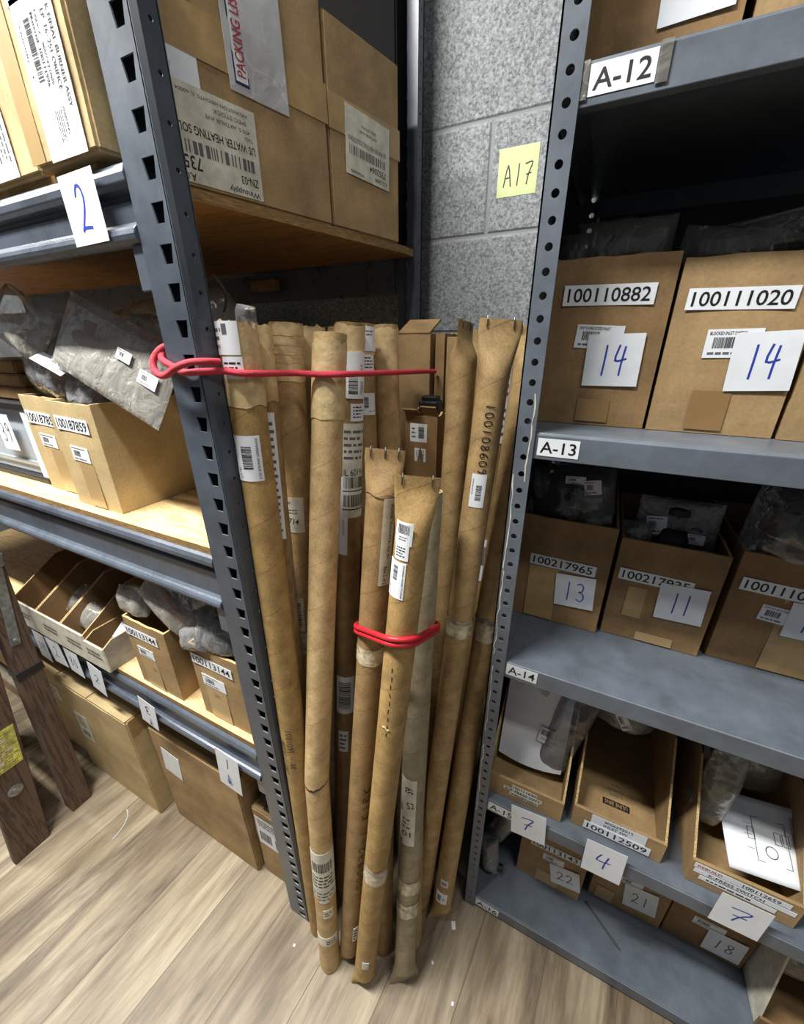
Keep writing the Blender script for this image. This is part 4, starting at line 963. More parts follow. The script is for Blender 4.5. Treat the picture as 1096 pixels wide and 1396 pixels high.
# ================================================================== mailing tubes
REF = Vector((.45, -.9, 0))
class Tube:
    def __init__(s, label, B, T, mat, r=.0235, knee=None, top='open', bot='flat', phi=0, group='kraft mailing tubes in the bundle', seed=0, pin=.10, pw=1.0, bpin=.05):
        s.r = r; s.B = Vector(B)+Vector((0, 0, .0015)); s.T = Vector(T)
        s.root = thing('mailing_tube', s.B, label, 'mailing tube', group)
        s.pts = [s.B, s.T] if knee is None else [s.B, Vector(knee), s.T]
        s.len = [(s.pts[i+1]-s.pts[i]).length for i in range(len(s.pts)-1)]; s.L = sum(s.len)
        a = (s.T-s.B).normalized(); s.e1 = (REF-a*REF.dot(a)).normalized(); s.e2 = a.cross(s.e1)
        s.ax = [(s.pts[i+1]-s.pts[i]).normalized() for i in range(len(s.len))]
        n = 28; rows = []; q = 0; step = .018
        ss = [0]
        while ss[-1]+step < s.L: ss.append(ss[-1]+step)
        ss.append(s.L)
        if top == 'pinch' or bot == 'pinch':
            ss = sorted(set([round(x, 4) for x in ss+[s.L-.006*k for k in range(1, int(pin/.006)+1)] * (top == 'pinch')+[.006*k for k in range(1, 12)]*(bot == 'pinch')]))
        def sm(x): x = max(0, min(1, x)); return x*x*(3-2*x)
        V = []; F = []; UVs = []
        ph = R(phi)
        for z in ss:
            c = s.center(z); f = 0; tw = 0
            if top == 'pinch': f = sm((z-(s.L-pin))/(pin-.012))
            if bot == 'pinch': f = max(f, .93*sm(1-z/bpin))
            bt = bot == 'pinch' and z < bpin+.01
            p_ = ph if not bt else R(12)
            hw = r*(1+f*(PI/2-1)*pw); hd = r*(1-f*.93)
            for k in range(n):
                t = 2*PI*k/n; x, y = math.cos(t-p_), math.sin(t-p_)
                # e1 towards the aisle = depth, e2 = width
                d1 = x*hd; d2 = y*hw
                g = 1+.010*noise.noise(Vector((math.cos(t)*1.5+seed*9, math.sin(t)*1.5, z*14)))+ (0 if f < .05 else .05*f*noise.noise(Vector((math.cos(t)*2.5+seed*5, math.sin(t)*2.5, z*40))))
                V.append(c+(s.e1*(d1*math.cos(p_)-d2*math.sin(p_))+s.e2*(d1*math.sin(p_)+d2*math.cos(p_)))*g - s.B)
        m = len(ss); UV = []
        for j in range(m-1):
            for k in range(n):
                F.append((j*n+k, j*n+(k+1) % n, (j+1)*n+(k+1) % n, (j+1)*n+k))
                UV.append([(k/n, ss[j]), ((k+1)/n, ss[j]), ((k+1)/n, ss[j+1]), (k/n, ss[j+1])])
        mb = MB(); mb.add(V, F, mat, UV)
        # ends: a rim, then a sunk lid
        for end in (0, 1):
            style = bot if end == 0 else top; j = 0 if end == 0 else m-1
            ring = [V[j*n+k] for k in range(n)]; c = sum(ring, Vector())/n; a_ = s.ax[0] if end == 0 else s.ax[-1]
            dep = .004 if style != 'pinch' else .010
            inr = [c+(v-c)*(.90 if style != 'pinch' else .82)-a_*0*(1) for v in ring]; low = [v-a_*dep*(1 if end else -1) for v in inr]
            fs = [(k, (k+1) % n, n+(k+1) % n, n+k) for k in range(n)]+[(n+k, n+(k+1) % n, 2*n+(k+1) % n, 2*n+k) for k in range(n)]+[tuple(range(2*n, 3*n))]
            if end == 0: fs = [f_[::-1] for f_ in fs]
            mb.add(ring+inr+low, fs, M_cardD if style == 'pinch' else M_edge)
        s.body = mb.build('tube_body', s.root, smooth=True, angle=50)
        if top == 'pinch': s.staples([-.6, .55], phi)
    def center(s, z):
        i = 0
        while i < len(s.len)-1 and z > s.len[i]: z -= s.len[i]; i += 1
        return s.pts[i]+s.ax[i]*z
    def axis(s, z):
        i = 0
        while i < len(s.len)-1 and z > s.len[i]: z -= s.len[i]; i += 1
        return s.ax[i]
    def surf(s, ang, z, h=0):
        t = R(ang); return s.center(z)+(s.e1*math.cos(t)+s.e2*math.sin(t))*(s.r*1.008+h)-s.B
    def put(s, art, ang, z, name='sticker', label=None, lift=0):
        return art.build(name, lambda u, v, h: s.surf(ang+math.degrees(u/s.r), z+v, h), s.root, label, base=.0004+lift, maxu=.0035)
    def band(s, z0, z1, mat=None, name='tape_band', off=.0007, n=28, jit=.002, seed=0, ragged=False, tilt=0):
        V = []; F = []; nz = max(2, int((z1-z0)/.006)); rd = random.Random(seed+int(z0*1000))
        for j in range(nz+1):
            for k in range(n):
                z = z0+(z1-z0)*j/nz + tilt*math.cos(2*PI*k/n)
                if j in (0, nz): z += (noise.noise(Vector((math.cos(2*PI*k/n)*2, math.sin(2*PI*k/n)*2, z0*9+seed)))*jit*2)
                if ragged and j == nz: z += rd.uniform(-.002, .004)
                hh = off*(1+.8*noise.noise(Vector((math.cos(2*PI*k/n)*4, math.sin(2*PI*k/n)*4, z*120+seed))))
                V.append(s.surf(360*k/n, min(z, s.L+.006), hh))
        for j in range(nz):
            for k in range(n): F.append((j*n+k, j*n+(k+1) % n, (j+1)*n+(k+1) % n, (j+1)*n+k))
        mb = MB(); mb.add(V, F, mat or M_tape); return mb.build(name, s.root, smooth=True, angle=60)
    def staples(s, us, phi=0):
        a = s.ax[-1]; ph = R(phi); w = s.e2*math.cos(ph)-s.e1*math.sin(ph); d = s.e1*math.cos(ph)+s.e2*math.sin(ph)
        for i, u in enumerate(us):
            mb = MB(); c = s.T+w*(u*s.r*1.45)-s.B
            mb.tube([c+d*.0025-a*.012, c+d*.0028-a*.002, c+d*.0008+a*.0025, c-d*.0025-a*.002], .0009, M_staple, 6)
            mb.build('staple', s.root)
def tl(w, h, mat=None, nu=8, nv=1):
    a = Art(); a.rect(-w/2, -h/2, w/2, h/2, mat or M_paper, 1, nu, nv); return a
def aw(deg): return R(deg)*.0235

K = M_tubes
T1 = Tube('leftmost tall tube against the slotted post, silver label at its top, marker scrawl low down', (-.420, .358, 0), (-.430, .400, 1.401), K[4], seed=1)
T1.band(1.30, 1.400, M_masking, 'end_tape', ragged=True, seed=1, off=.0009)
a = tl(aw(88), .038, M_paper); a.lines(-.016, -.014, .0, .014, 3, M_fade, 71); a.rect(.0, .004, .006, .016, M_fade, 2); T1.put(a, -24, 1.382, label='crumpled silver-white label', lift=.0022)
a = tl(aw(60), .026); a.lines(-.010, -.008, .010, .008, 3, M_ink, 72); T1.put(a, -8, 1.348, lift=.0022)
a = tl(aw(100), .063); a.bars(-.006, -.014, .008, .018, M_ink, 73, horiz=True); a.text('POWERED ANODE 55.5', .0155, .0, .056, .003, M_ink, -90); a.text('A-17', -.012, -.02, .016, .004, M_ink, -90); a.lines(-.018, -.01, -.014, .02, 1, M_fade, 74, horiz=False); T1.put(a, -9, 1.231)
a = Art(); a.hand('100109TH-YARD', 0, 0, .115, .010, M_ink, .0012, -90); T1.put(a, -2, .665, 'marker_writing'); a = Art(); a.hand('AN0T8S-2-2ANT', 0, 0, .09, .009, M_ink, .0011, -90); T1.put(a, -40, .645, 'marker_writing')
bag('scrap of clear film caught in the mouth of the leftmost tube', (-.415, .402, 1.408), .03, .012, .026, (0, 10, 0), 81, M_film, .25, nseg=12, name='film_scrap')
T15 = Tube('thin brown tube squeezed between the two leftmost tall tubes, narrow white strip label', (-.437, .388, 0), (-.432, .4465, 1.398), K[2], r=.0110, seed=2)
T15.band(1.30, 1.399, M_masking, 'end_tape', seed=2)
a = tl(.012, .20, M_paper, 6, 1); a.lines(-.004, -.09, .004, .09, 16, M_fade, 75); T15.put(a, 0, 1.185, lift=.001)
T2 = Tube('tall tube with horizontal wraps of paper tape at its top and a torn 5714 label', (-.452, .420, 0), (-.433, .493, 1.404), K[0], seed=3)
T2.band(1.325, 1.402, M_masking, 'end_tape', ragged=True, seed=4, off=.0009)
for z in (1.338, 1.350, 1.362, 1.374, 1.387): T2.band(z, z+.0022, M_masking, 'tape_fold', off=.0016, jit=.0004, seed=int(z*1000))
a = tl(aw(108), .062, M_paperW); a.text('5714', .002, -.010, .022, .010, M_ink, -8); a.lines(-.02, .002, .018, .012, 2, M_fade, 76); a.text('ORDERED', -.008, .022, .02, .004, M_fade); T2.put(a, -18, 1.113, label='torn aged label')
a = tl(aw(84), .072, M_paperW); a.bars(-.014, -.026, .012, .028, M_ink, 77, horiz=True); T2.put(a, -32, .916); T2.band(.83, .876, M_tape)
T3 = Tube('pale buff tube in front, bent and cracked below its middle, worn labels near its foot', (-.359, .318, 0), (-.357, .495, 1.389), K[1], knee=(-.374, .372, .595), seed=4)
T3.band(1.285, 1.387, M_masking, 'end_tape', ragged=True, seed=6, off=.0008)
kn = T3.len[0]
a = Art(); a.hand('-', 0, 0, .001, .001, M_ink, .0003)
mb = MB(); pts = []
for i in range(17):
    t = -75+i*9.5; pts.append(T3.surf(t, kn-.004+.012*max(0, (t+10)/75)+.0015*math.sin(i*2.3), -.0002))
mb.tube(pts, .0016, M_black, 6, rad=[.0003+.0016*math.sin(PI*i/16) for i in range(17)]); mb.build('crack', T3.root)
a = tl(aw(160), .155, M_paperW, 12, 3); a.bars(-.024, .022, .022, .05, M_ink, 78); a.lines(-.026, -.028, .028, .012, 4, M_ink, 79); a.lines(-.028, -.07, .028, -.04, 3, M_fade, 80); a.rect(-.030, -.078, -.012, -.060, K[1], 3); a.rect(.010, -.078, .030, -.066, K[1], 3); T3.put(a, 8, .338, label='torn aged shipping label')
a = tl(aw(54), .028, M_paperW); a.lines(-.008, -.008, .008, .008, 2, M_fade, 82); T3.put(a, 24, .222); a = tl(aw(136), .03, M_paperW); a.lines(.0, -.008, .024, .006, 2, M_ink, 83); T3.put(a, 2, .122)
T4 = Tube('label-covered tube right behind the cracked one', (-.41, .455, 0), (-.379, .580, 1.405), K[2], seed=5)
T4.band(1.32, 1.404, M_masking, 'end_tape', ragged=True, seed=8)
a = tl(aw(76), .070); a.bars(-.012, -.028, .002, -.002, M_ink, 84, horiz=True); a.text('A-17', .009, .008, .02, .005, M_redink, 90); a.lines(.006, -.03, .013, -.008, 2, M_fade, 85, horiz=False); T4.put(a, 33, 1.332, lift=.002)
a = tl(aw(72), .028); a.lines(-.011, -.010, .011, .011, 4, M_ink, 86); T4.put(a, 49, 1.275)
a = tl(aw(108), .166, M_paperW, 9, 3); a.text('IL 6019-1', 0, .0, .040, .012, M_ink); a.bars(-.02, -.028, .02, -.008, M_ink, 87); a.bars(-.02, -.062, .02, -.04, M_ink, 88); a.rect(-.022, -.034, .022, -.032, M_ink, 2); a.rect(-.022, -.068, .022, -.066, M_ink, 2); a.lines(-.02, .02, .02, .075, 5, M_fade, 89); T4.put(a, 36, 1.174, label='aged address label IL 6019-1')
a = tl(aw(46), .148, M_paper); a.text('ANODE', .002, -.02, .03, .003, M_fade, -90); T4.put(a, -18, 1.092)
a = tl(aw(100), .098, M_paper); a.bars(-.014, -.036, .012, .036, M_ink, 90, horiz=True); T4.put(a, 0, .686); a = tl(aw(54), .06, M_paper); a.lines(-.008, -.024, .008, .024, 4, M_fade, 91); T4.put(a, -8, .556)
T16 = Tube('half-hidden tube between the wrapped tube and the cracked tube', (-.448, .500, 0), (-.434, .548, 1.40), K[3], seed=6); T16.band(1.33, 1.399, M_masking, 'end_tape', ragged=True, seed=9)
T17 = Tube('half-hidden tube just behind the top of the cracked tube', (-.375, .545, 0), (-.452, .66, 1.402), K[0], seed=7); T17.band(1.34, 1.401, M_masking, 'end_tape', ragged=True, seed=10)
T18 = Tube('tube with three white labels near its top, behind the label-covered tube', (-.33, .52, 0), (-.392, .63, 1.405), K[2], seed=8); T18.band(1.36, 1.404, M_masking, 'end_tape', seed=11)
a = tl(aw(56), .038, M_paper); a.lines(-.008, .004, .008, .014, 2, M_fade, 92); T18.put(a, 45, 1.385, lift=.002); a = tl(aw(50), .026, M_paper); a.lines(-.009, -.010, .009, .010, 4, M_ink, 93); T18.put(a, 40, 1.348)
a = tl(aw(60), .037, M_paper); a.bars(-.010, -.006, -.002, .012, M_ink, 94, horiz=True); a.text('A-17', .004, -.012, .012, .003, M_ink); T18.put(a, 35, 1.280)
T19 = Tube('plain tube next to the tall narrow carton', (-.30, .60, 0), (-.382, .70, 1.405), K[0], seed=9); T19.band(1.33, 1.404, M_masking, 'end_tape', seed=12)
T10 = Tube('short dark tube hidden between the two stapled front tubes', (-.258, .399, 0), (-.30, .53, 1.05), K[2], seed=10)
T6 = Tube('stapled brown tube with a long aged strip label, left of the two short front tubes', (-.322, .345, 0), (-.261, .473, 1.241), K[2], top='pinch', bot='pinch', seed=11, pin=.075, pw=.35)
T6.staples([.0], 0)
mb = MB(); mb.tube([T6.surf(t, 1.186+.002*math.sin(t*.09), -.0001) for t in range(-80, 75, 10)], .0008, M_cardC, 6); mb.build('fold_crease', T6.root)
a = tl(aw(46), .138, M_paperW, 4, 2); a.text('ROHR WICHITA, ILL 60', .003, .018, .085, .005, M_ink, -90); a.text('Box 2 of 2', .0, -.052, .030, .006, M_ink, -90); a.lines(.005, .02, .008, .06, 1, M_fade, 95, horiz=False); T6.put(a, 32, 1.113, label='long aged strip label')
T6.band(.893, .925, M_tape); a = Art(); a.hand('1000932-1 KIRK', 0, 0, .34, .014, M_ink, .0016, 90); T6.put(a, 30, .445, 'marker_writing'); a = tl(aw(30), .05, M_paper, 3); a.lines(-.005, -.02, .005, .02, 4, M_ink, 96); T6.put(a, 28, .14)
T7 = Tube('stapled ochre tube in the very front with bar-code labels and a flattened foot', (-.27, .328, 0), (-.196, .441, 1.22), K[4], top='pinch', bot='pinch', seed=12, pin=.085, pw=.45)
a = tl(aw(64), .032, M_paper); a.bars(-.008, .0, .009, .013, M_ink, 97); a.lines(-.006, -.010, .008, -.003, 2, M_fade, 98); T7.put(a, -34, 1.153); a = tl(aw(52), .024, M_paper); a.lines(-.008, -.008, .008, .008, 4, M_ink, 99); T7.put(a, -35, 1.127)
a = tl(aw(76), .056, M_paper); a.bars(-.004, .0, .004, .022, M_ink, 100, horiz=True); a.text('POWERED ANODE TITANIUM', .0125, 0, .05, .002, M_ink, -90); a.text('A-17', -.008, -.016, .014, .003, M_ink, -90); T7.put(a, -50, 1.083)
T7.band(.405, .450, M_tape); T7.band(.44, .447, M_filmM, off=.001); a = tl(aw(36), .026, M_paperW, 3); T7.put(a, -4, .118, 'torn_paper')
mb = MB(); rd = random.Random(5)
for k in range(9): z = .80+.016*k; mb.tube([T7.surf(-22+rd.uniform(-2, 2), z, 0), T7.surf(-22+rd.uniform(-2, 2), z+.008, 0)], .0006, M_blacktape, 5)
mb.tube([T7.surf(-40+t*5, .816+.002*math.sin(t), .0004) for t in range(7)], .0012, M_edge, 6); mb.build('scuff', T7.root)
T8 = Tube('greyish tube behind the ochre one, torn label with black numbers, taped crumpled foot', (-.185, .37, 0), (-.219, .528, 1.168), K[3], bot='pinch', seed=13, bpin=.07)
a = tl(aw(80), .165, M_paperW, 6, 3); a.text('59', .002, .058, .014, .016, M_ink, 90); a.text('52', .006, .022, .014, .016, M_ink, 10); a.text('01', .0, -.052, .018, .012, M_ink); a.lines(-.010, -.04, .010, -.01, 3, M_fade, 101); a.rect(-.017, .0, -.010, .02, K[3], 3); a.rect(-.017, -.082, -.008, -.070, K[3], 3); T8.put(a, -28, .545, label='torn label with 59, 52 and 01')
T8.band(.32, .355, M_tape); T8.band(.245, .285, M_tape, tilt=.004); T8.band(.268, .275, M_filmM, off=.0012)
T9 = Tube('short tube in the shade behind the greyish one', (-.197, .441, 0), (-.258, .575, .72), K[0], seed=14)
T11 = Tube('tall spiral-wound tube with a twisted stapled tip, left of the tube numbered 100108609', (-.229, .574, 0), (-.221, .68, 1.408), K[0], top='pinch', seed=15, phi=62, pin=.06)
T12 = Tube('tall tube with 100108609 written down its side', (-.208, .522, 0), (-.153, .634, 1.408), K[0], top='pinch', seed=16, pin=.085, pw=.62)
a = Art(); a.hand('100108609', 0, 0, .112, .012, M_ink, .0016, -90); T12.put(a, -8, 1.240, 'marker_writing')
a = tl(aw(58), .056, M_paper); a.bars(-.003, -.016, .006, .010, M_ink, 102, horiz=True); a.lines(-.010, -.02, -.007, .02, 1, M_fade, 103, horiz=False); T12.put(a, -14, 1.157); T12.band(.866, .904, M_tape); T12.band(.897, .903, M_filmM, off=.0012)
T13 = Tube('tall tube beside the punched right-hand post, two small labels at its foot', (-.150, .513, 0), (-.125, .745, 1.40), K[5], top='pinch', bot='pinch', seed=17, pin=.07)
T13.band(.83, .872, M_tape); T13.band(.868, .880, M_filmM, off=.0014, tilt=.003)
a = tl(aw(44), .02, M_paper, 4); a.bars(-.007, -.006, .007, .006, M_ink, 104, horiz=False); T13.put(a, -22, .150); a = tl(aw(70), .034, M_paper, 5); a.bars(-.010, -.010, .0, .010, M_ink, 105); a.lines(.003, -.006, .010, .004, 2, M_ink, 106); T13.put(a, -28, .098)
T14 = Tube('stapled tube glimpsed between the two tall right-hand tubes, with old labels', (-.16, .60, 0), (-.173, .76, 1.395), K[2], top='pinch', seed=18)
a = tl(aw(60), .09, M_paper); a.bars(-.010, -.01, .010, .03, M_ink, 107); T14.put(a, -20, .975); a = tl(aw(50), .16, M_paper); a.lines(-.008, -.07, .008, .07, 10, M_fade, 108); T14.put(a, 5, 1.29)
T5 = Tube('stapled tube standing against the block wall behind the twisted-tip tube', (-.22, .66, 0), (-.237, .80, 1.398), K[5], top='pinch', seed=19)

# cartons standing behind the tubes
cP = open_carton('tall narrow carton with raised lid flap, behind the tubes under the rear post', -.408, -.333, .80, .875, 0, 1.392, M_card, 'tall narrow cartons behind the tubes', seed=21, bulge=.001)
mb = MB(); T_ = Matrix.Translation(Vector((.0, .0, 1.390))) @ Matrix.Rotation(R(24), 4, 'X'); mb.box(.002, .073, .0, .066, 0, .004, M_cardC, T=T_); mb.build('lid_flap', cP)
mb = MB(); mb.box(-.010, -.002, .002, .07, .6, 1.40, M_card); mb.build('side_flap', cP)
cQ = open_carton('thin tall carton just right of the one with the raised flap', -.322, -.302, .80, .90, 0, 1.392, M_cardC, 'tall narrow cartons behind the tubes', seed=25, bulge=0)
cS = open_carton('thin tall carton nearest the twisted-tip tube', -.298, -.270, .80, .90, 0, 1.385, M_card, 'tall narrow cartons behind the tubes', seed=29, bulge=0)
cR = open_carton('short corrugated carton with two small white stickers in front of the tall narrow ones', -.345, -.275, .705, .775, 0, 1.250, M_cardD, 'tall narrow cartons behind the tubes', seed=33, jit=.004)
a = tl(.036, .036, M_paper, 1); a.bars(.0, -.010, .012, .012, M_ink, 109, horiz=True); a.lines(-.014, -.012, -.002, .012, 3, M_fade, 110); stick(cR, a, -.314, 1.214, off=.0008); a = tl(.024, .027, M_paper, 1); a.lines(-.009, -.010, .009, .010, 4, M_ink, 111, horiz=False); stick(cR, a, -.310, 1.170, off=.0008)
mb = MB(); 
for i, (dx, rz_) in enumerate(((0, -30), (.035, -52))):
    T_ = Matrix.Translation(Vector((dx, .002, 1.249))) @ Matrix.Rotation(R(rz_), 4, 'X'); mb.box(.002, .034, -.02, 0, 0, .003, M_cardC, T=T_)
mb.build('torn_flap', cR)
o = MB(); o.box(.02, .06, .021, .053, 1.236, 1.272, M_black, b=.004); o.box(.024, .056, .025, .049, 1.272, 1.280, M_black, b=.002); o.build('rubber_plug', cR)

# red cord lashed round the slotted post and across the tubes ---------------------
def spline(P, k=6):
    P = [Vector(p) for p in P]; q = []
    for i in range(len(P)-1):
        p0 = P[max(0, i-1)]; p1 = P[i]; p2 = P[i+1]; p3 = P[min(len(P)-1, i+2)]
        for j in range(k):
            t = j/k; q.append(.5*((2*p1)+(-p0+p2)*t+(2*p0-5*p1+4*p2-p3)*t*t+(-p0+3*p1-3*p2+p3)*t**3))
    q.append(P[-1]); return q
cord = thing('bungee_cord', (-.5, .34, 1.35), 'red cord looped round the slotted post and stretched across the tube tops', 'cord')
o3 = Vector(cord.location)
pth = spline([(-.318, .792, 1.322), (-.322, .74, 1.325), (-.321, .60, 1.332), (-.322, .480, 1.338), (-.352, .460, 1.338), (-.385, .4625-.02, 1.340), (-.404, .380, 1.343), (-.428, .3690, 1.346), (-.448, .3475, 1.346), (-.470, .3425, 1.345), (-.492, .3435, 1.352), (-.510, .345, 1.359), (-.518, .352, 1.366), (-.516, .362, 1.374), (-.518, .352, 1.372), (-.523, .342, 1.360), (-.518, .3365, 1.347), (-.503, .3335, 1.341), (-.487, .3315, 1.343), (-.470, .3325, 1.351), (-.450, .3365, 1.357), (-.436, .3480, 1.358), (-.432, .365, 1.357)])
mb = MB(); mb.tube([p-o3 for p in pth], .0042, M_red, 12); mb.build('cord', cord, smooth=True, angle=70)
# doubled rubber band round the three short tubes
def hull_loop(cs, r, z, tilt=(0, 0), n=96):
    pts = []
    for k in range(n):
        t = 2*PI*k/n; d = Vector((math.cos(t), math.sin(t)))
        best = max(cs, key=lambda c: Vector(c).dot(d)); p = Vector(best)+d*r
        pts.append((p.x, p.y, z+tilt[0]*(p.x+.23)+tilt[1]*(p.y-.45)))
    # resample by arc length so the straight runs get points
    out = []
    for i in range(n):
        a_, b_ = Vector(pts[i]), Vector(pts[(i+1) % n]); m_ = max(1, int((b_-a_).length/.006))
        for j in range(m_): out.append(a_+(b_-a_)*j/m_)
    return out
bandt = thing('rubber_band', (-.23, .44, .955), 'doubled red rubber band round the three short front tubes', 'rubber band')
ob = Vector(bandt.location); mb = MB()
BZ, BT = .957, (.2, -.5)
cs = [tuple(t.center(.965)[:2]) for t in (T6, T7, T8)]
for dz, rr in ((0, .0284), (-.0095, .0286)):
    mb.tube([p-ob for p in hull_loop(cs, rr, BZ+dz, BT)], .0042, M_redband, 10, closed=True)
mb.build('band_loops', bandt, smooth=True, angle=70)
# ================================================================== things on the right rack
def rc(label, x0, x1, y, z, h, seed, group, mat=None, dep=.30, kind=open_carton):
    return kind(label, x0, x1, y, y+dep, z, z+h, mat or M_card, group, seed=seed)
k = 1.031
def sz(z): return 1.38+(z-1.38)*k
g12 = 'cartons on the top visible shelf of the steel shelving'
b1 = rc('brown carton on the A-12 shelf with a white note cut off by the frame', -.090, .057, .64, 1.638, .20, 41, g12, M_cardD)
stick(b1, note('14', .066, .066, .5, .5), .014, 1.711, rot=2, name='paper_note')
b2 = rc('second carton on the A-12 shelf, right of the one with the note', .066, .21, .64, 1.638, .20, 43, g12, M_card)
b3 = rc('third carton on the A-12 shelf, far right', .218, .37, .64, 1.638, .20, 45, g12, M_card)
g13 = 'cartons on the A-13 shelf'
b = rc('carton marked 100110882 on the A-13 shelf', -.091, .056, .66, 1.262, .217, 47, g13, M_cardC)
stick(b, numstrip('100110882', .111, .0248, .68), -.0195, sz(1.433), rot=-1); s_ = smallbar(.060, .030, 'SWITCH BLOCKED INLET', 47); stick(b, s_, -.0215, sz(1.383), rot=-3); stick(b, note('14', .070, .068, .56, .56, th=.0024), .001, sz(1.354), rot=1, name='paper_note', label='white note with a blue 14', off=.0032)
tape_patch(b, -.035, .008, 1.268, 1.300, M_tapeD)
b = rc('carton marked 100111020 on the A-13 shelf', .060, .200, .658, 1.262, .208, 51, g13, M_card)
stick(b, numstrip('100111020', .107, .0237, .68), .1245, sz(1.423), rot=-1); stick(b, smallbar(.056, .033, 'BLOCKED INLET SWITCH', 53), .130, sz(1.375), rot=1); stick(b, note('14', .065, .068, .56, .56, th=.0024), .165, sz(1.355), rot=3, name='paper_note', label='white note with a blue 14', off=.0032)
tape_patch(b, .103, .145, 1.268, 1.318, M_tapeD)
b = rc('plain carton at the right edge of the A-13 shelf', .205, .35, .655, 1.262, .20, 55, g13, M_card)
r_, P_ = bag('dome of grey film rising from carton 100110882', (-.014, .715, 1.492), .12, .07, .075, (0, 0, 0), 61, M_filmM, .10); valve(r_, (0, 0, -.008), 1.0, M_dgrey, 'bagged_part', 9)
bag('thin film wisp at the left of carton 100110882', (-.072, .70, 1.485), .04, .03, .06, (0, 0, 0), 62, M_film, .3)
r_, P_ = bag('shiny crumpled film on top of carton 100111020', (.108, .705, 1.482), .11, .07, .05, (0, 8, 0), 63, M_film, .25)
r_, P_ = bag('long clear bag lying over the cartons at the right of the A-13 shelf', (.195, .72, 1.495), .19, .10, .06, (0, -8, 0), 64, M_film, .15, zip_=True); valve(r_, (0, 0, -.01), 1.0, M_black, 'bagged_part', 10)
g14 = 'cartons on the A-14 shelf'
b = rc('carton marked 100217965 with a note reading 13', -.0995, .064, .722, .8495, .226, 57, g14, M_cardC, .27)
stick(b, numstrip('100217965', .118, .0225, .70), -.017, .985, rot=-1); stick(b, note('13', .070, .070, .56, .62), .013, .933, rot=4, name='paper_note', label='white note with a blue 13', off=.0034); tape_patch(b, -.075, -.020, .853, .972, M_tapeB)
b = rc('carton marked 100217935 with a note reading 11', .072, .232, .734, .8495, .206, 61, g14, M_cardC, .26)
stick(b, numstrip('100217935', .114, .023, .70), .137, .987, rot=-1); stick(b, note('11', .072, .073, .56, .5), .184, .951, rot=2, name='paper_note', label='white note with a blue 11', off=.0034); tape_patch(b, .13, .19, .853, .872, M_tapeflat); tape_patch(b, .10, .13, .90, .965, M_tapeB)
b = rc('carton marked 100111 at the right of the A-14 shelf, broad tape down its front', .246, .41, .746, .8495, .215, 65, g14, M_cardD, .25)
tape_patch(b, .318, .385, .853, 1.02, M_tapeB); stick(b, numstrip('100111020', .112, .0235, .70), .312, 1.008, rot=-2); stick(b, smallbar(.050, .030, 'SWITCH BLOCKED', 67), .318, .963, rot=-4); stick(b, note('14', .068, .066, .56, .56), .362, .962, rot=1, name='paper_note', off=.0034)
# bag contents of the A-14 cartons
r_, P_ = bag('smoky bag heaped in the carton marked 100217965', (-.022, .80, 1.095), .15, .12, .13, (-12, -8, 0), 71, M_film, .12, stickers=[(.55, .78, .03, .012, -4, smallbar(.034, .014, None, 5)), (.74, .70, .03, .03, 4, smallbar(.028, .026, None, 6))])
valve(r_, (-.02, 0, -.02), 1.5, M_black, 'bagged_part', 11); valve(r_, (.035, -.025, -.038), 1.0, M_lgrey, 'pale_part', 12)
r_, P_ = bag('flat clear zip bag standing in the carton marked 100217935', (.155, .79, 1.065), .125, .03, .115, (-6, 0, 0), 73, M_film, .06, zip_=True, flat=.4, stickers=[(.25, .55, .03, .03, 6, smallbar(.032, .034, None, 7)), (.75, .42, .02, .02, 0, smallbar(.026, .018, None, 8))])
valve(r_, (0, .012, -.02), 1.4, M_black, 'bagged_part', 13)
bag('crumpled film beside the zip bag in the carton marked 100217935', (.095, .765, 1.05), .05, .05, .06, (0, 0, 0), 74, M_film, .3)
r_, P_ = bag('clear bag with a black hose coil bulging from the right-hand A-14 carton', (.335, .80, 1.095), .17, .13, .14, (-10, 6, 0), 75, M_film, .12, stickers=[(.42, .80, .03, .02, -12, smallbar(.036, .022, None, 9))])
hose(r_, (.015, -.01, .01), .036, .009, M_black, 2.4, 'black_hose', 82); hose(r_, (.005, -.01, -.032), .042, .009, M_lgrey, 1.2, 'pale_hose', 85); valve(r_, (-.02, 0, -.045), .8, M_rust, 'bagged_part', 14)
# open kraft trays on the A-15 shelf
g15 = 'open kraft trays on the A-15 shelf'
t1 = tray('left kraft tray on the A-15 shelf labelled AIR PRESS SWT', -.087, .071, .592, .98, .4525, .0585, .185, M_card, M_card, g15, out_mat=M_card)
def ts(t, art, x, z, rot=0, off=.0006, name='sticker', label=None):
    l = t.location; return art.build(name, plane((x-l.x, -off, z-l.z), XU, ZU, rot), t, label)
for i, (tx, dx, w) in enumerate((('100111630', .003, .052), ('AIR PRESS SWT', 0, .080), ('9006893005', .004, .060))):
    ts(t1, numstrip(tx, w, .0105, .74, .92, M_paperW), -.010+dx, .498-.0115*i, 0, .0006+.0002*i)
t2 = tray('middle kraft tray on the A-15 shelf labelled INLET SW 100112509', .090, .252, .603, .98, .4525, .0565, .185, M_card, M_card, g15, out_mat=M_card)
ts(t2, (lambda a: (a.rect(-.048, -.014, .048, .014, M_paper, 1), a.text('9006292015', 0, .006, .05, .007, M_ink), a.text('INLET SW', -.004, -.005, .042, .007, M_ink), a)[-1])(Art()), .172, .494, 1)
ts(t2, numstrip('100112509', .118, .022, .68), .172, .470, 0, .0012)
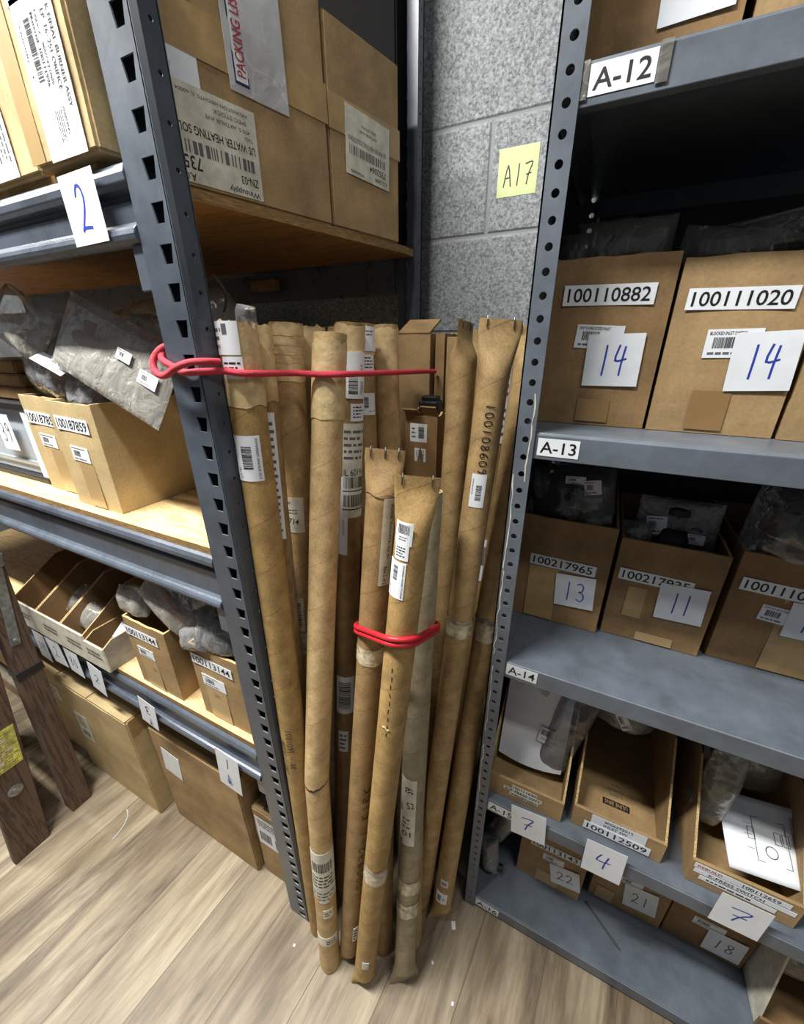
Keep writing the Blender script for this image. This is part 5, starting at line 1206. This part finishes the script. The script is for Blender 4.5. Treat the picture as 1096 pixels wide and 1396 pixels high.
a = Art(); a.rect(-.026, -.007, .026, .007, M_blacktape, 1); a.text('ULINE BINS', 0, 0, .044, .009, M_card, 180); a.text('S-16372', .0, .020, .026, .006, M_fade, 180); a.text('7 x 18 x 4', 0, .032, .030, .005, M_fade, 180); a.text('ECT-26', 0, .043, .018, .004, M_fade, 180); a.build('printed_mark', plane((.085, .075, .0046), XU, YU, 0), t2, base=.0001, step=.0001)
t3 = tray('right kraft tray on the A-15 shelf with an instruction sheet and label 100112659', .290, .447, .596, .98, .4525, .0625, .185, M_card, M_card, g15, out_mat=M_card)
ts(t3, (lambda a: (a.rect(-.068, -.006, .068, .006, M_paper, 1), a.text('REBUILD', -.045, 0, .036, .006, M_redink), a.text('100112659', .028, 0, .052, .008, M_ink), a)[-1])(Art()), .362, .505, -1)
ts(t3, (lambda a: (a.rect(-.072, -.0055, .072, .0055, M_paper, 1), a.text('K-PRESS SWITCH', -.01, 0, .08, .007, M_ink), a)[-1])(Art()), .368, .491, -1); ts(t3, (lambda a: (a.rect(-.055, -.0055, .055, .0055, M_paper, 1), a.lines(-.045, -.004, .05, .004, 1, M_ink, 115), a)[-1])(Art()), .362, .477, -1)
# left tray: booklet in a clear bag
bk = thing('instruction_booklet', (-.010, .655, .5), 'pale grey instruction booklet in a clear bag standing in the left kraft tray', 'booklet', rot=(R(-14), 0, R(2)))
mb = MB(); n = 10; V = []
for s_ in (0, 1):
    for j in range(n+1):
        for i in range(n+1):
            u = i/n; v = j/n; V.append(Vector(((u-.5)*.136, .012*math.sin(PI*u)*0+.018*(u-.5)**2*4*.3+s_*.004, v*.235-.006*math.sin(PI*u))))
m = (n+1)**2; F = []
for j in range(n):
    for i in range(n): a_ = j*(n+1)+i; F += [(a_, a_+1, a_+n+2, a_+n+1), (m+a_, m+a_+n+1, m+a_+n+2, m+a_+1)]
for i in range(n): F += [(i, m+i, m+i+1, i+1), (n*(n+1)+i, n*(n+1)+i+1, m+n*(n+1)+i+1, m+n*(n+1)+i), (i*(n+1), (i+1)*(n+1), m+(i+1)*(n+1), m+i*(n+1)), (i*(n+1)+n, m+i*(n+1)+n, m+(i+1)*(n+1)+n, (i+1)*(n+1)+n)]
mb.add(V, F, M_paper); mb.build('cover', bk, smooth=True, angle=40)
a = Art(); a.rect(-.016, -.019, .016, .019, M_paper, 1); a.rect(-.016, -.019, .016, -.0182, M_fade, 2); a.bars(-.013, .0, .012, .014, M_ink, 116); a.lines(-.010, -.012, .010, -.004, 2, M_fade, 117); a.build('barcode_sticker', plane((.026, -.003, .085), XU, ZU, -6), bk)
a = Art(); a.rect(-.011, -.009, .011, .009, M_paper, 1); a.lines(-.009, -.007, .009, .007, 4, M_ink, 118); a.build('small_sticker', plane((.010, -.003, .185), XU, ZU, -14), bk)
r_, P_ = bag('clear bag sagging at the right of the booklet in the left kraft tray', (.048, .70, .59), .08, .07, .23, (-8, 12, 0), 83, M_film, .12); mb = MB(); mb.tube([(-.01, 0, .07), (.0, 0, .02), (.018, 0, -.03)], .005, M_black, 8); mb.build('black_lead', r_, smooth=True); valve(r_, (.01, .01, -.05), .9, M_dgrey, 'bagged_part', 15)
r_, P_ = bag('clear bag with a white tag at the back of the middle kraft tray', (.155, .775, .665), .13, .10, .13, (0, 0, 0), 85, M_film, .15, stickers=[(.45, .5, .02, .05, 30, smallbar(.020, .05, None, 11)), (.75, .66, .02, .05, -6, smallbar(.032, .026, None, 13))]); valve(r_, (.02, 0, -.02), 1.0, M_black, 'bagged_part', 16); valve(r_, (.05, 0, .01), .8, M_dgrey, 'bagged_part', 17)
r_, P_ = bag('tall milky bag against the left side of the right kraft tray', (.322, .70, .60), .055, .06, .20, (-6, 4, 0), 87, M_filmM, .18, nseg=30); valve(r_, (0, 0, -.05), .8, M_dgrey, 'bagged_part', 18)
r_, P_ = bag('wide dark bag deep in the right kraft tray', (.385, .80, .60), .13, .10, .16, (0, -10, 0), 88, M_filmM, .12); valve(r_, (0, 0, 0), 1.8, M_black, 'bagged_part', 19)
# curled instruction sheet
sh = thing('instruction_sheet', (.436, .672, .548), 'white instruction sheet with line drawings curling out of the right kraft tray', 'paper', rot=(R(-50), R(2), R(9)))
def shp(u, v, h=0): return Vector((u, .030*math.sin((v+.05)*14)*.6-.012*math.cos(u*22)-h, v))
mb = MB(); n = 12; V = []
for s_ in (0, 1):
    for j in range(n+1):
        for i in range(n+1): V.append(shp((i/n-.5)*.19, (j/n-.5)*.118)+Vector((0, s_*.0012, 0)))
m = (n+1)**2; F = []
for j in range(n):
    for i in range(n): a_ = j*(n+1)+i; F += [(a_, a_+1, a_+n+2, a_+n+1), (m+a_, m+a_+n+1, m+a_+n+2, m+a_+1)]
for i in range(n): F += [(i, m+i, m+i+1, i+1), (n*(n+1)+i, n*(n+1)+i+1, m+n*(n+1)+i+1, m+n*(n+1)+i), (i*(n+1), (i+1)*(n+1), m+(i+1)*(n+1), m+i*(n+1)), (i*(n+1)+n, m+i*(n+1)+n, m+(i+1)*(n+1)+n, (i+1)*(n+1)+n)]
mb.add(V, F, M_paper); mb.build('sheet', sh, smooth=True)
a = Art(); M_ = M_ink
def box_line(u0, v0, u1, v1, t=.0008):
    a.rect(u0, v0, u1, v0+t, M_, 2); a.rect(u0, v1-t, u1, v1, M_, 2); a.rect(u0, v0, u0+t, v1, M_, 2); a.rect(u1-t, v0, u1, v1, M_, 2)
box_line(-.052, -.035, -.004, .030); box_line(-.060, -.006, -.050, .012); box_line(-.022, -.004, -.012, .014); box_line(-.010, -.004, -.0, .014)
for q in range(14):
    t = 2*PI*q/14; t2_ = 2*PI*(q+1)/14; cx_, cy_ = -.030, -.018
    a.q.append(([(cx_+.009*math.cos(t), cy_+.009*math.sin(t)), (cx_+.009*math.cos(t2_), cy_+.009*math.sin(t2_)), (cx_+.0078*math.cos(t2_), cy_+.0078*math.sin(t2_)), (cx_+.0078*math.cos(t), cy_+.0078*math.sin(t))], M_, 2))
for dv in (-.02, 0, .016): a.rect(-.064, dv, -.054, dv+.0006, M_, 2)
a.lines(.006, -.045, .018, .045, 4, M_fade, 120, horiz=False); a.rect(.022, -.05, .030, .05, M_, 2, 1, 5); a.text('Installation Instruction Sheet', .040, 0, .10, .006, M_, 90); a.lines(.050, -.05, .072, .05, 5, M_fade, 121, horiz=False)
a.build('printing', lambda u, v, h: shp(u, v, h+.0004), sh, base=.0001, step=.00012)
# cartons on the lowest shelf
g16 = 'cartons on the A-16 shelf'
b = rc('carton on the lowest shelf with a note reading 22', .006, .163, .680, .0455, .215, 69, g16, M_card, .28)
stick(b, numstrip('100113143', .116, .024, .70), .087, .203, rot=3); stick(b, smallbar(.05, .026, None, 31), .088, .165, rot=2); stick(b, note('22', .070, .074, .42, .62, M_navy, .002), .122, .119, rot=10, name='paper_note', label='white note with a 22', off=.0034); tape_patch(b, .055, .11, .05, .10, M_tapeflat)
b = rc('carton on the lowest shelf with a note reading 21', .186, .346, .712, .0455, .215, 73, g16, M_card, .26)
stick(b, numstrip('100113143', .110, .024, .70), .272, .212, rot=2); stick(b, smallbar(.05, .026, None, 33), .262, .172); stick(b, note('21', .070, .086, .42, .6, M_navy, .002), .291, .124, rot=6, name='paper_note', label='white note with a 21', off=.0034); tape_patch(b, .20, .24, .05, .10, M_tapeflat)
b = rc('carton on the lowest shelf with a note reading 18', .351, .509, .715, .0455, .205, 77, g16, M_cardD, .26)
stick(b, numstrip('100113143', .112, .024, .70), .420, .200, rot=0); stick(b, smallbar(.06, .028, None, 35), .424, .150); stick(b, note('18', .072, .082, .42, .6, M_navy, .002), .463, .104, rot=1, name='paper_note', label='white note with an 18', off=.0034)
t4 = tray('white-sided open carton at the right end of the lowest shelf', .515, .70, .628, .95, .0458, .035, .24, M_cardD, M_cardD, None, name='open_carton', out_mat=M_paperW, slope=6, edge=M_paperW)
t4['category'] = 'carton'
r_, P_ = bag('dark bag slumped at the left end of the lowest shelf', (-.062, .645, .12), .045, .05, .15, (0, -6, 0), 91, M_film, .14); valve(r_, (0, 0, -.045), .9, M_black, 'bagged_part', 20)
r_, P_ = bag('long grey bag leaning behind the slumped dark bag', (-.045, .70, .17), .05, .05, .20, (6, 16, 0), 92, M_filmM, .12); mb = MB(); mb.tube([(0, 0, -.08), (0, 0, 0), (.004, 0, .08)], .012, M_dgrey, 10); mb.build('bagged_part', r_, smooth=True)
bag('white crumpled packet on top of the carton with the note 22', (.085, .73, .268), .07, .05, .022, (0, 0, 0), 93, M_filmM, .25, nseg=14)
r_, P_ = bag('film bag hanging over the right end of the A-16 cartons', (.555, .72, .19), .08, .06, .14, (0, 0, 0), 94, M_film, .2)
o = MB(); o.tube([(-.0395, .030, .0), (-.01, .008, .001), (.0395, -.030, 0)], .0022, M_black, 8); o = o.build('cable_tie'); o.location = (.2215, .657, .0478); tag(o, 'black cable tie lying on the lowest shelf', 'cable tie')

# ================================================================== old wooden ladder, folded, at the left
lad = thing('stepladder', (-1.29, .17, 0), 'old brown wooden stepladder at the left edge with a yellow sticker', 'ladder')
def rail(x0, x1, y0, y1, slope, z1, name):
    mb = MB(); V = []
    zs = [0.0, .01]+[.1*i for i in range(1, int(z1*10)+1)]
    for z in zs:
        for (x, y) in ((x0, y0), (x1, y0), (x1, y1), (x0, y1)): V.append((x, y+slope*z, max(z, .001)))
    F = [(0, 3, 2, 1)]
    for j in range(len(zs)-1):
        for k_ in range(4): F.append((j*4+k_, j*4+(k_+1) % 4, j*4+4+(k_+1) % 4, j*4+4+k_))
    F.append(tuple((len(zs)-1)*4+k_ for k_ in range(4)))
    mb.add(V, F, M_ladder); return part_in(lad, mb, name, bevel=.003)
rail(-1.306, -1.282, .073, .158, .12, 1.25, 'front_rail'); rail(-1.340, -1.292, .224, .279, .055, 1.08, 'rear_rail')
rail(-1.80, -1.776, .073, .158, .12, 1.25, 'front_rail'); rail(-1.79, -1.755, .224, .279, .055, 1.08, 'rear_rail')
for z in (.32, .62, .92): mb = MB(); mb.box(-1.776, -1.306, .085+.12*z, .150+.12*z, z-.011, z+.011, M_ladder); part_in(lad, mb, 'step', bevel=.002)
mb = MB(); mb.tube([(-1.76, .278, .455), (-1.330, .276, .440)], .015, M_dowel, 14); part_in(lad, mb, 'crossbar', smooth=True, angle=50)
mb = MB(); mb.box(-1.3425, -1.2895, .224+.055*.55-.003, .279+.055*.55+.003, .535, .558, M_blacktape, b=.001); part_in(lad, mb, 'tape_band')
T_ = Matrix.Translation(Vector((-1.2895, .296, .765))) @ Matrix.Rotation(R(-8), 4, 'X')
mb = MB(); mb.box(-.001, .002, -.011, .011, -.125, .13, M_zinc, T=T_, b=.0008); mb.box(-.001, .006, -.016, .016, .10, .135, M_zinc, T=T_, b=.002); part_in(lad, mb, 'metal_brace')
mb = MB()
for zz in (-.11, .115): mb.lathe([(.006, 0), (.006, .003), (.003, .005)], M_zinc, T_ @ Matrix.Translation(Vector((.002, 0, zz))) @ Matrix.Rotation(PI/2, 4, 'Y'), 12)
part_in(lad, mb, 'rivet')
mb = MB(); mb.lathe([(.017, 0), (.017, .002), (.009, .0035), (.009, .006), (.003, .006)], M_zinc, Matrix.Translation(Vector((-1.2815, .146, .235))) @ Matrix.Rotation(PI/2, 4, 'Y'), 20); part_in(lad, mb, 'washer', smooth=True, angle=30)
a = Art(); rd = random.Random(9); a.rect(-.030, -.06, .030, .065, M_sticker, 1); a.lines(-.028, -.058, .028, .055, 14, M_card, 131)
for q in range(7): x, z = rd.uniform(-.028, .018), rd.uniform(-.05, .05); a.rect(x, z, x+rd.uniform(.006, .014), z+rd.uniform(.006, .012), M_paperW, 3)
lm = Matrix.Translation(-lad.location)
a.build('warning_sticker', plane(Vector((-1.2815, .165, .37))-lad.location, Vector((0, 1, 0)), Vector((0, .12, 1)), 0), lad, 'worn yellow sticker')

# floor scraps ---------------------------------------------------------------
def scrap(label, x, y, w, d, rz, mat):
    o = MB(); o.box(-w/2, w/2, -d/2, d/2, 0, .0008, mat); o = o.build('paper_scrap'); o.location = (x, y, .0006); o.rotation_euler = (0, 0, R(rz)); tag(o, label, 'scrap', 'scraps on the floor')
scrap('white paper scrap by the foot of the right-hand steel post', -.112, .510, .010, .016, 25, M_paper)
scrap('tiny white scrap on the floor right of the foot of the crumpled tube', -.135, .425, .005, .006, 40, M_paper)
scrap('tiny white fleck on the floor in front of the steel shelving', -.07, .385, .005, .006, 10, M_paper)
scrap('tiny white fleck at the foot of the slotted post', -.455, .300, .005, .005, 10, M_paper)
o = MB(); o.tube([Vector((-1.15+.05*math.cos(t/14*1.5), .235+.05*math.sin(t/14*1.5)*1.4, .0015)) for t in range(15)], .0012, M_whiteplastic, 6); o = o.build('wire'); tag(o, 'thin pale wire curled on the floor between the ladder and the cartons', 'wire')

# ================================================================== camera
cam = bpy.data.cameras.new('camera'); co = bpy.data.objects.new('camera', cam); COL.objects.link(co)
cam.sensor_fit = 'VERTICAL'; cam.sensor_height = 24; cam.sensor_width = 24*1096/1396; cam.lens = 24*538/1396; cam.clip_start = .01
r_ = Vector((.895847, .444340, -.004445)); u_ = Vector((-.173448, .358867, .917132)); f_ = Vector((-.409114, .820839, -.398560))
co.matrix_world = Matrix(((r_.x, u_.x, -f_.x, 0), (r_.y, u_.y, -f_.y, 0), (r_.z, u_.z, -f_.z, 1.38), (0, 0, 0, 1)))
S.camera = co
# ================================================================== light: ceiling strips over the aisle
def strip(name, loc, sx, sy, power, rz=0, col=(1, .99, .94)):
    l = bpy.data.lights.new(name, 'AREA'); l.shape = 'RECTANGLE'; l.size = sx; l.size_y = sy; l.energy = power; l.color = col
    o = bpy.data.objects.new(name, l); COL.objects.link(o); o.location = loc; o.rotation_euler = (0, 0, R(rz)); return o
strip('ceiling_lamp', (-1.02, -.12, 2.75), 1.2, .10, 72, 0)
strip('ceiling_lamp', (-2.6, -.12, 2.75), 1.2, .10, 30, 0)
strip('ceiling_lamp', (1.1, -.30, 2.75), 1.2, .10, 10, 0)
w = bpy.data.worlds.new('world'); S.world = w; w.use_nodes = True
w.node_tree.nodes['Background'].inputs[0].default_value = (.90, .94, 1, 1); w.node_tree.nodes['Background'].inputs[1].default_value = .075
S.view_settings.view_transform = 'Standard'; S.view_settings.look = 'None'; S.view_settings.exposure = .6; S.view_settings.gamma = 1; S.view_settings.use_curve_mapping = False
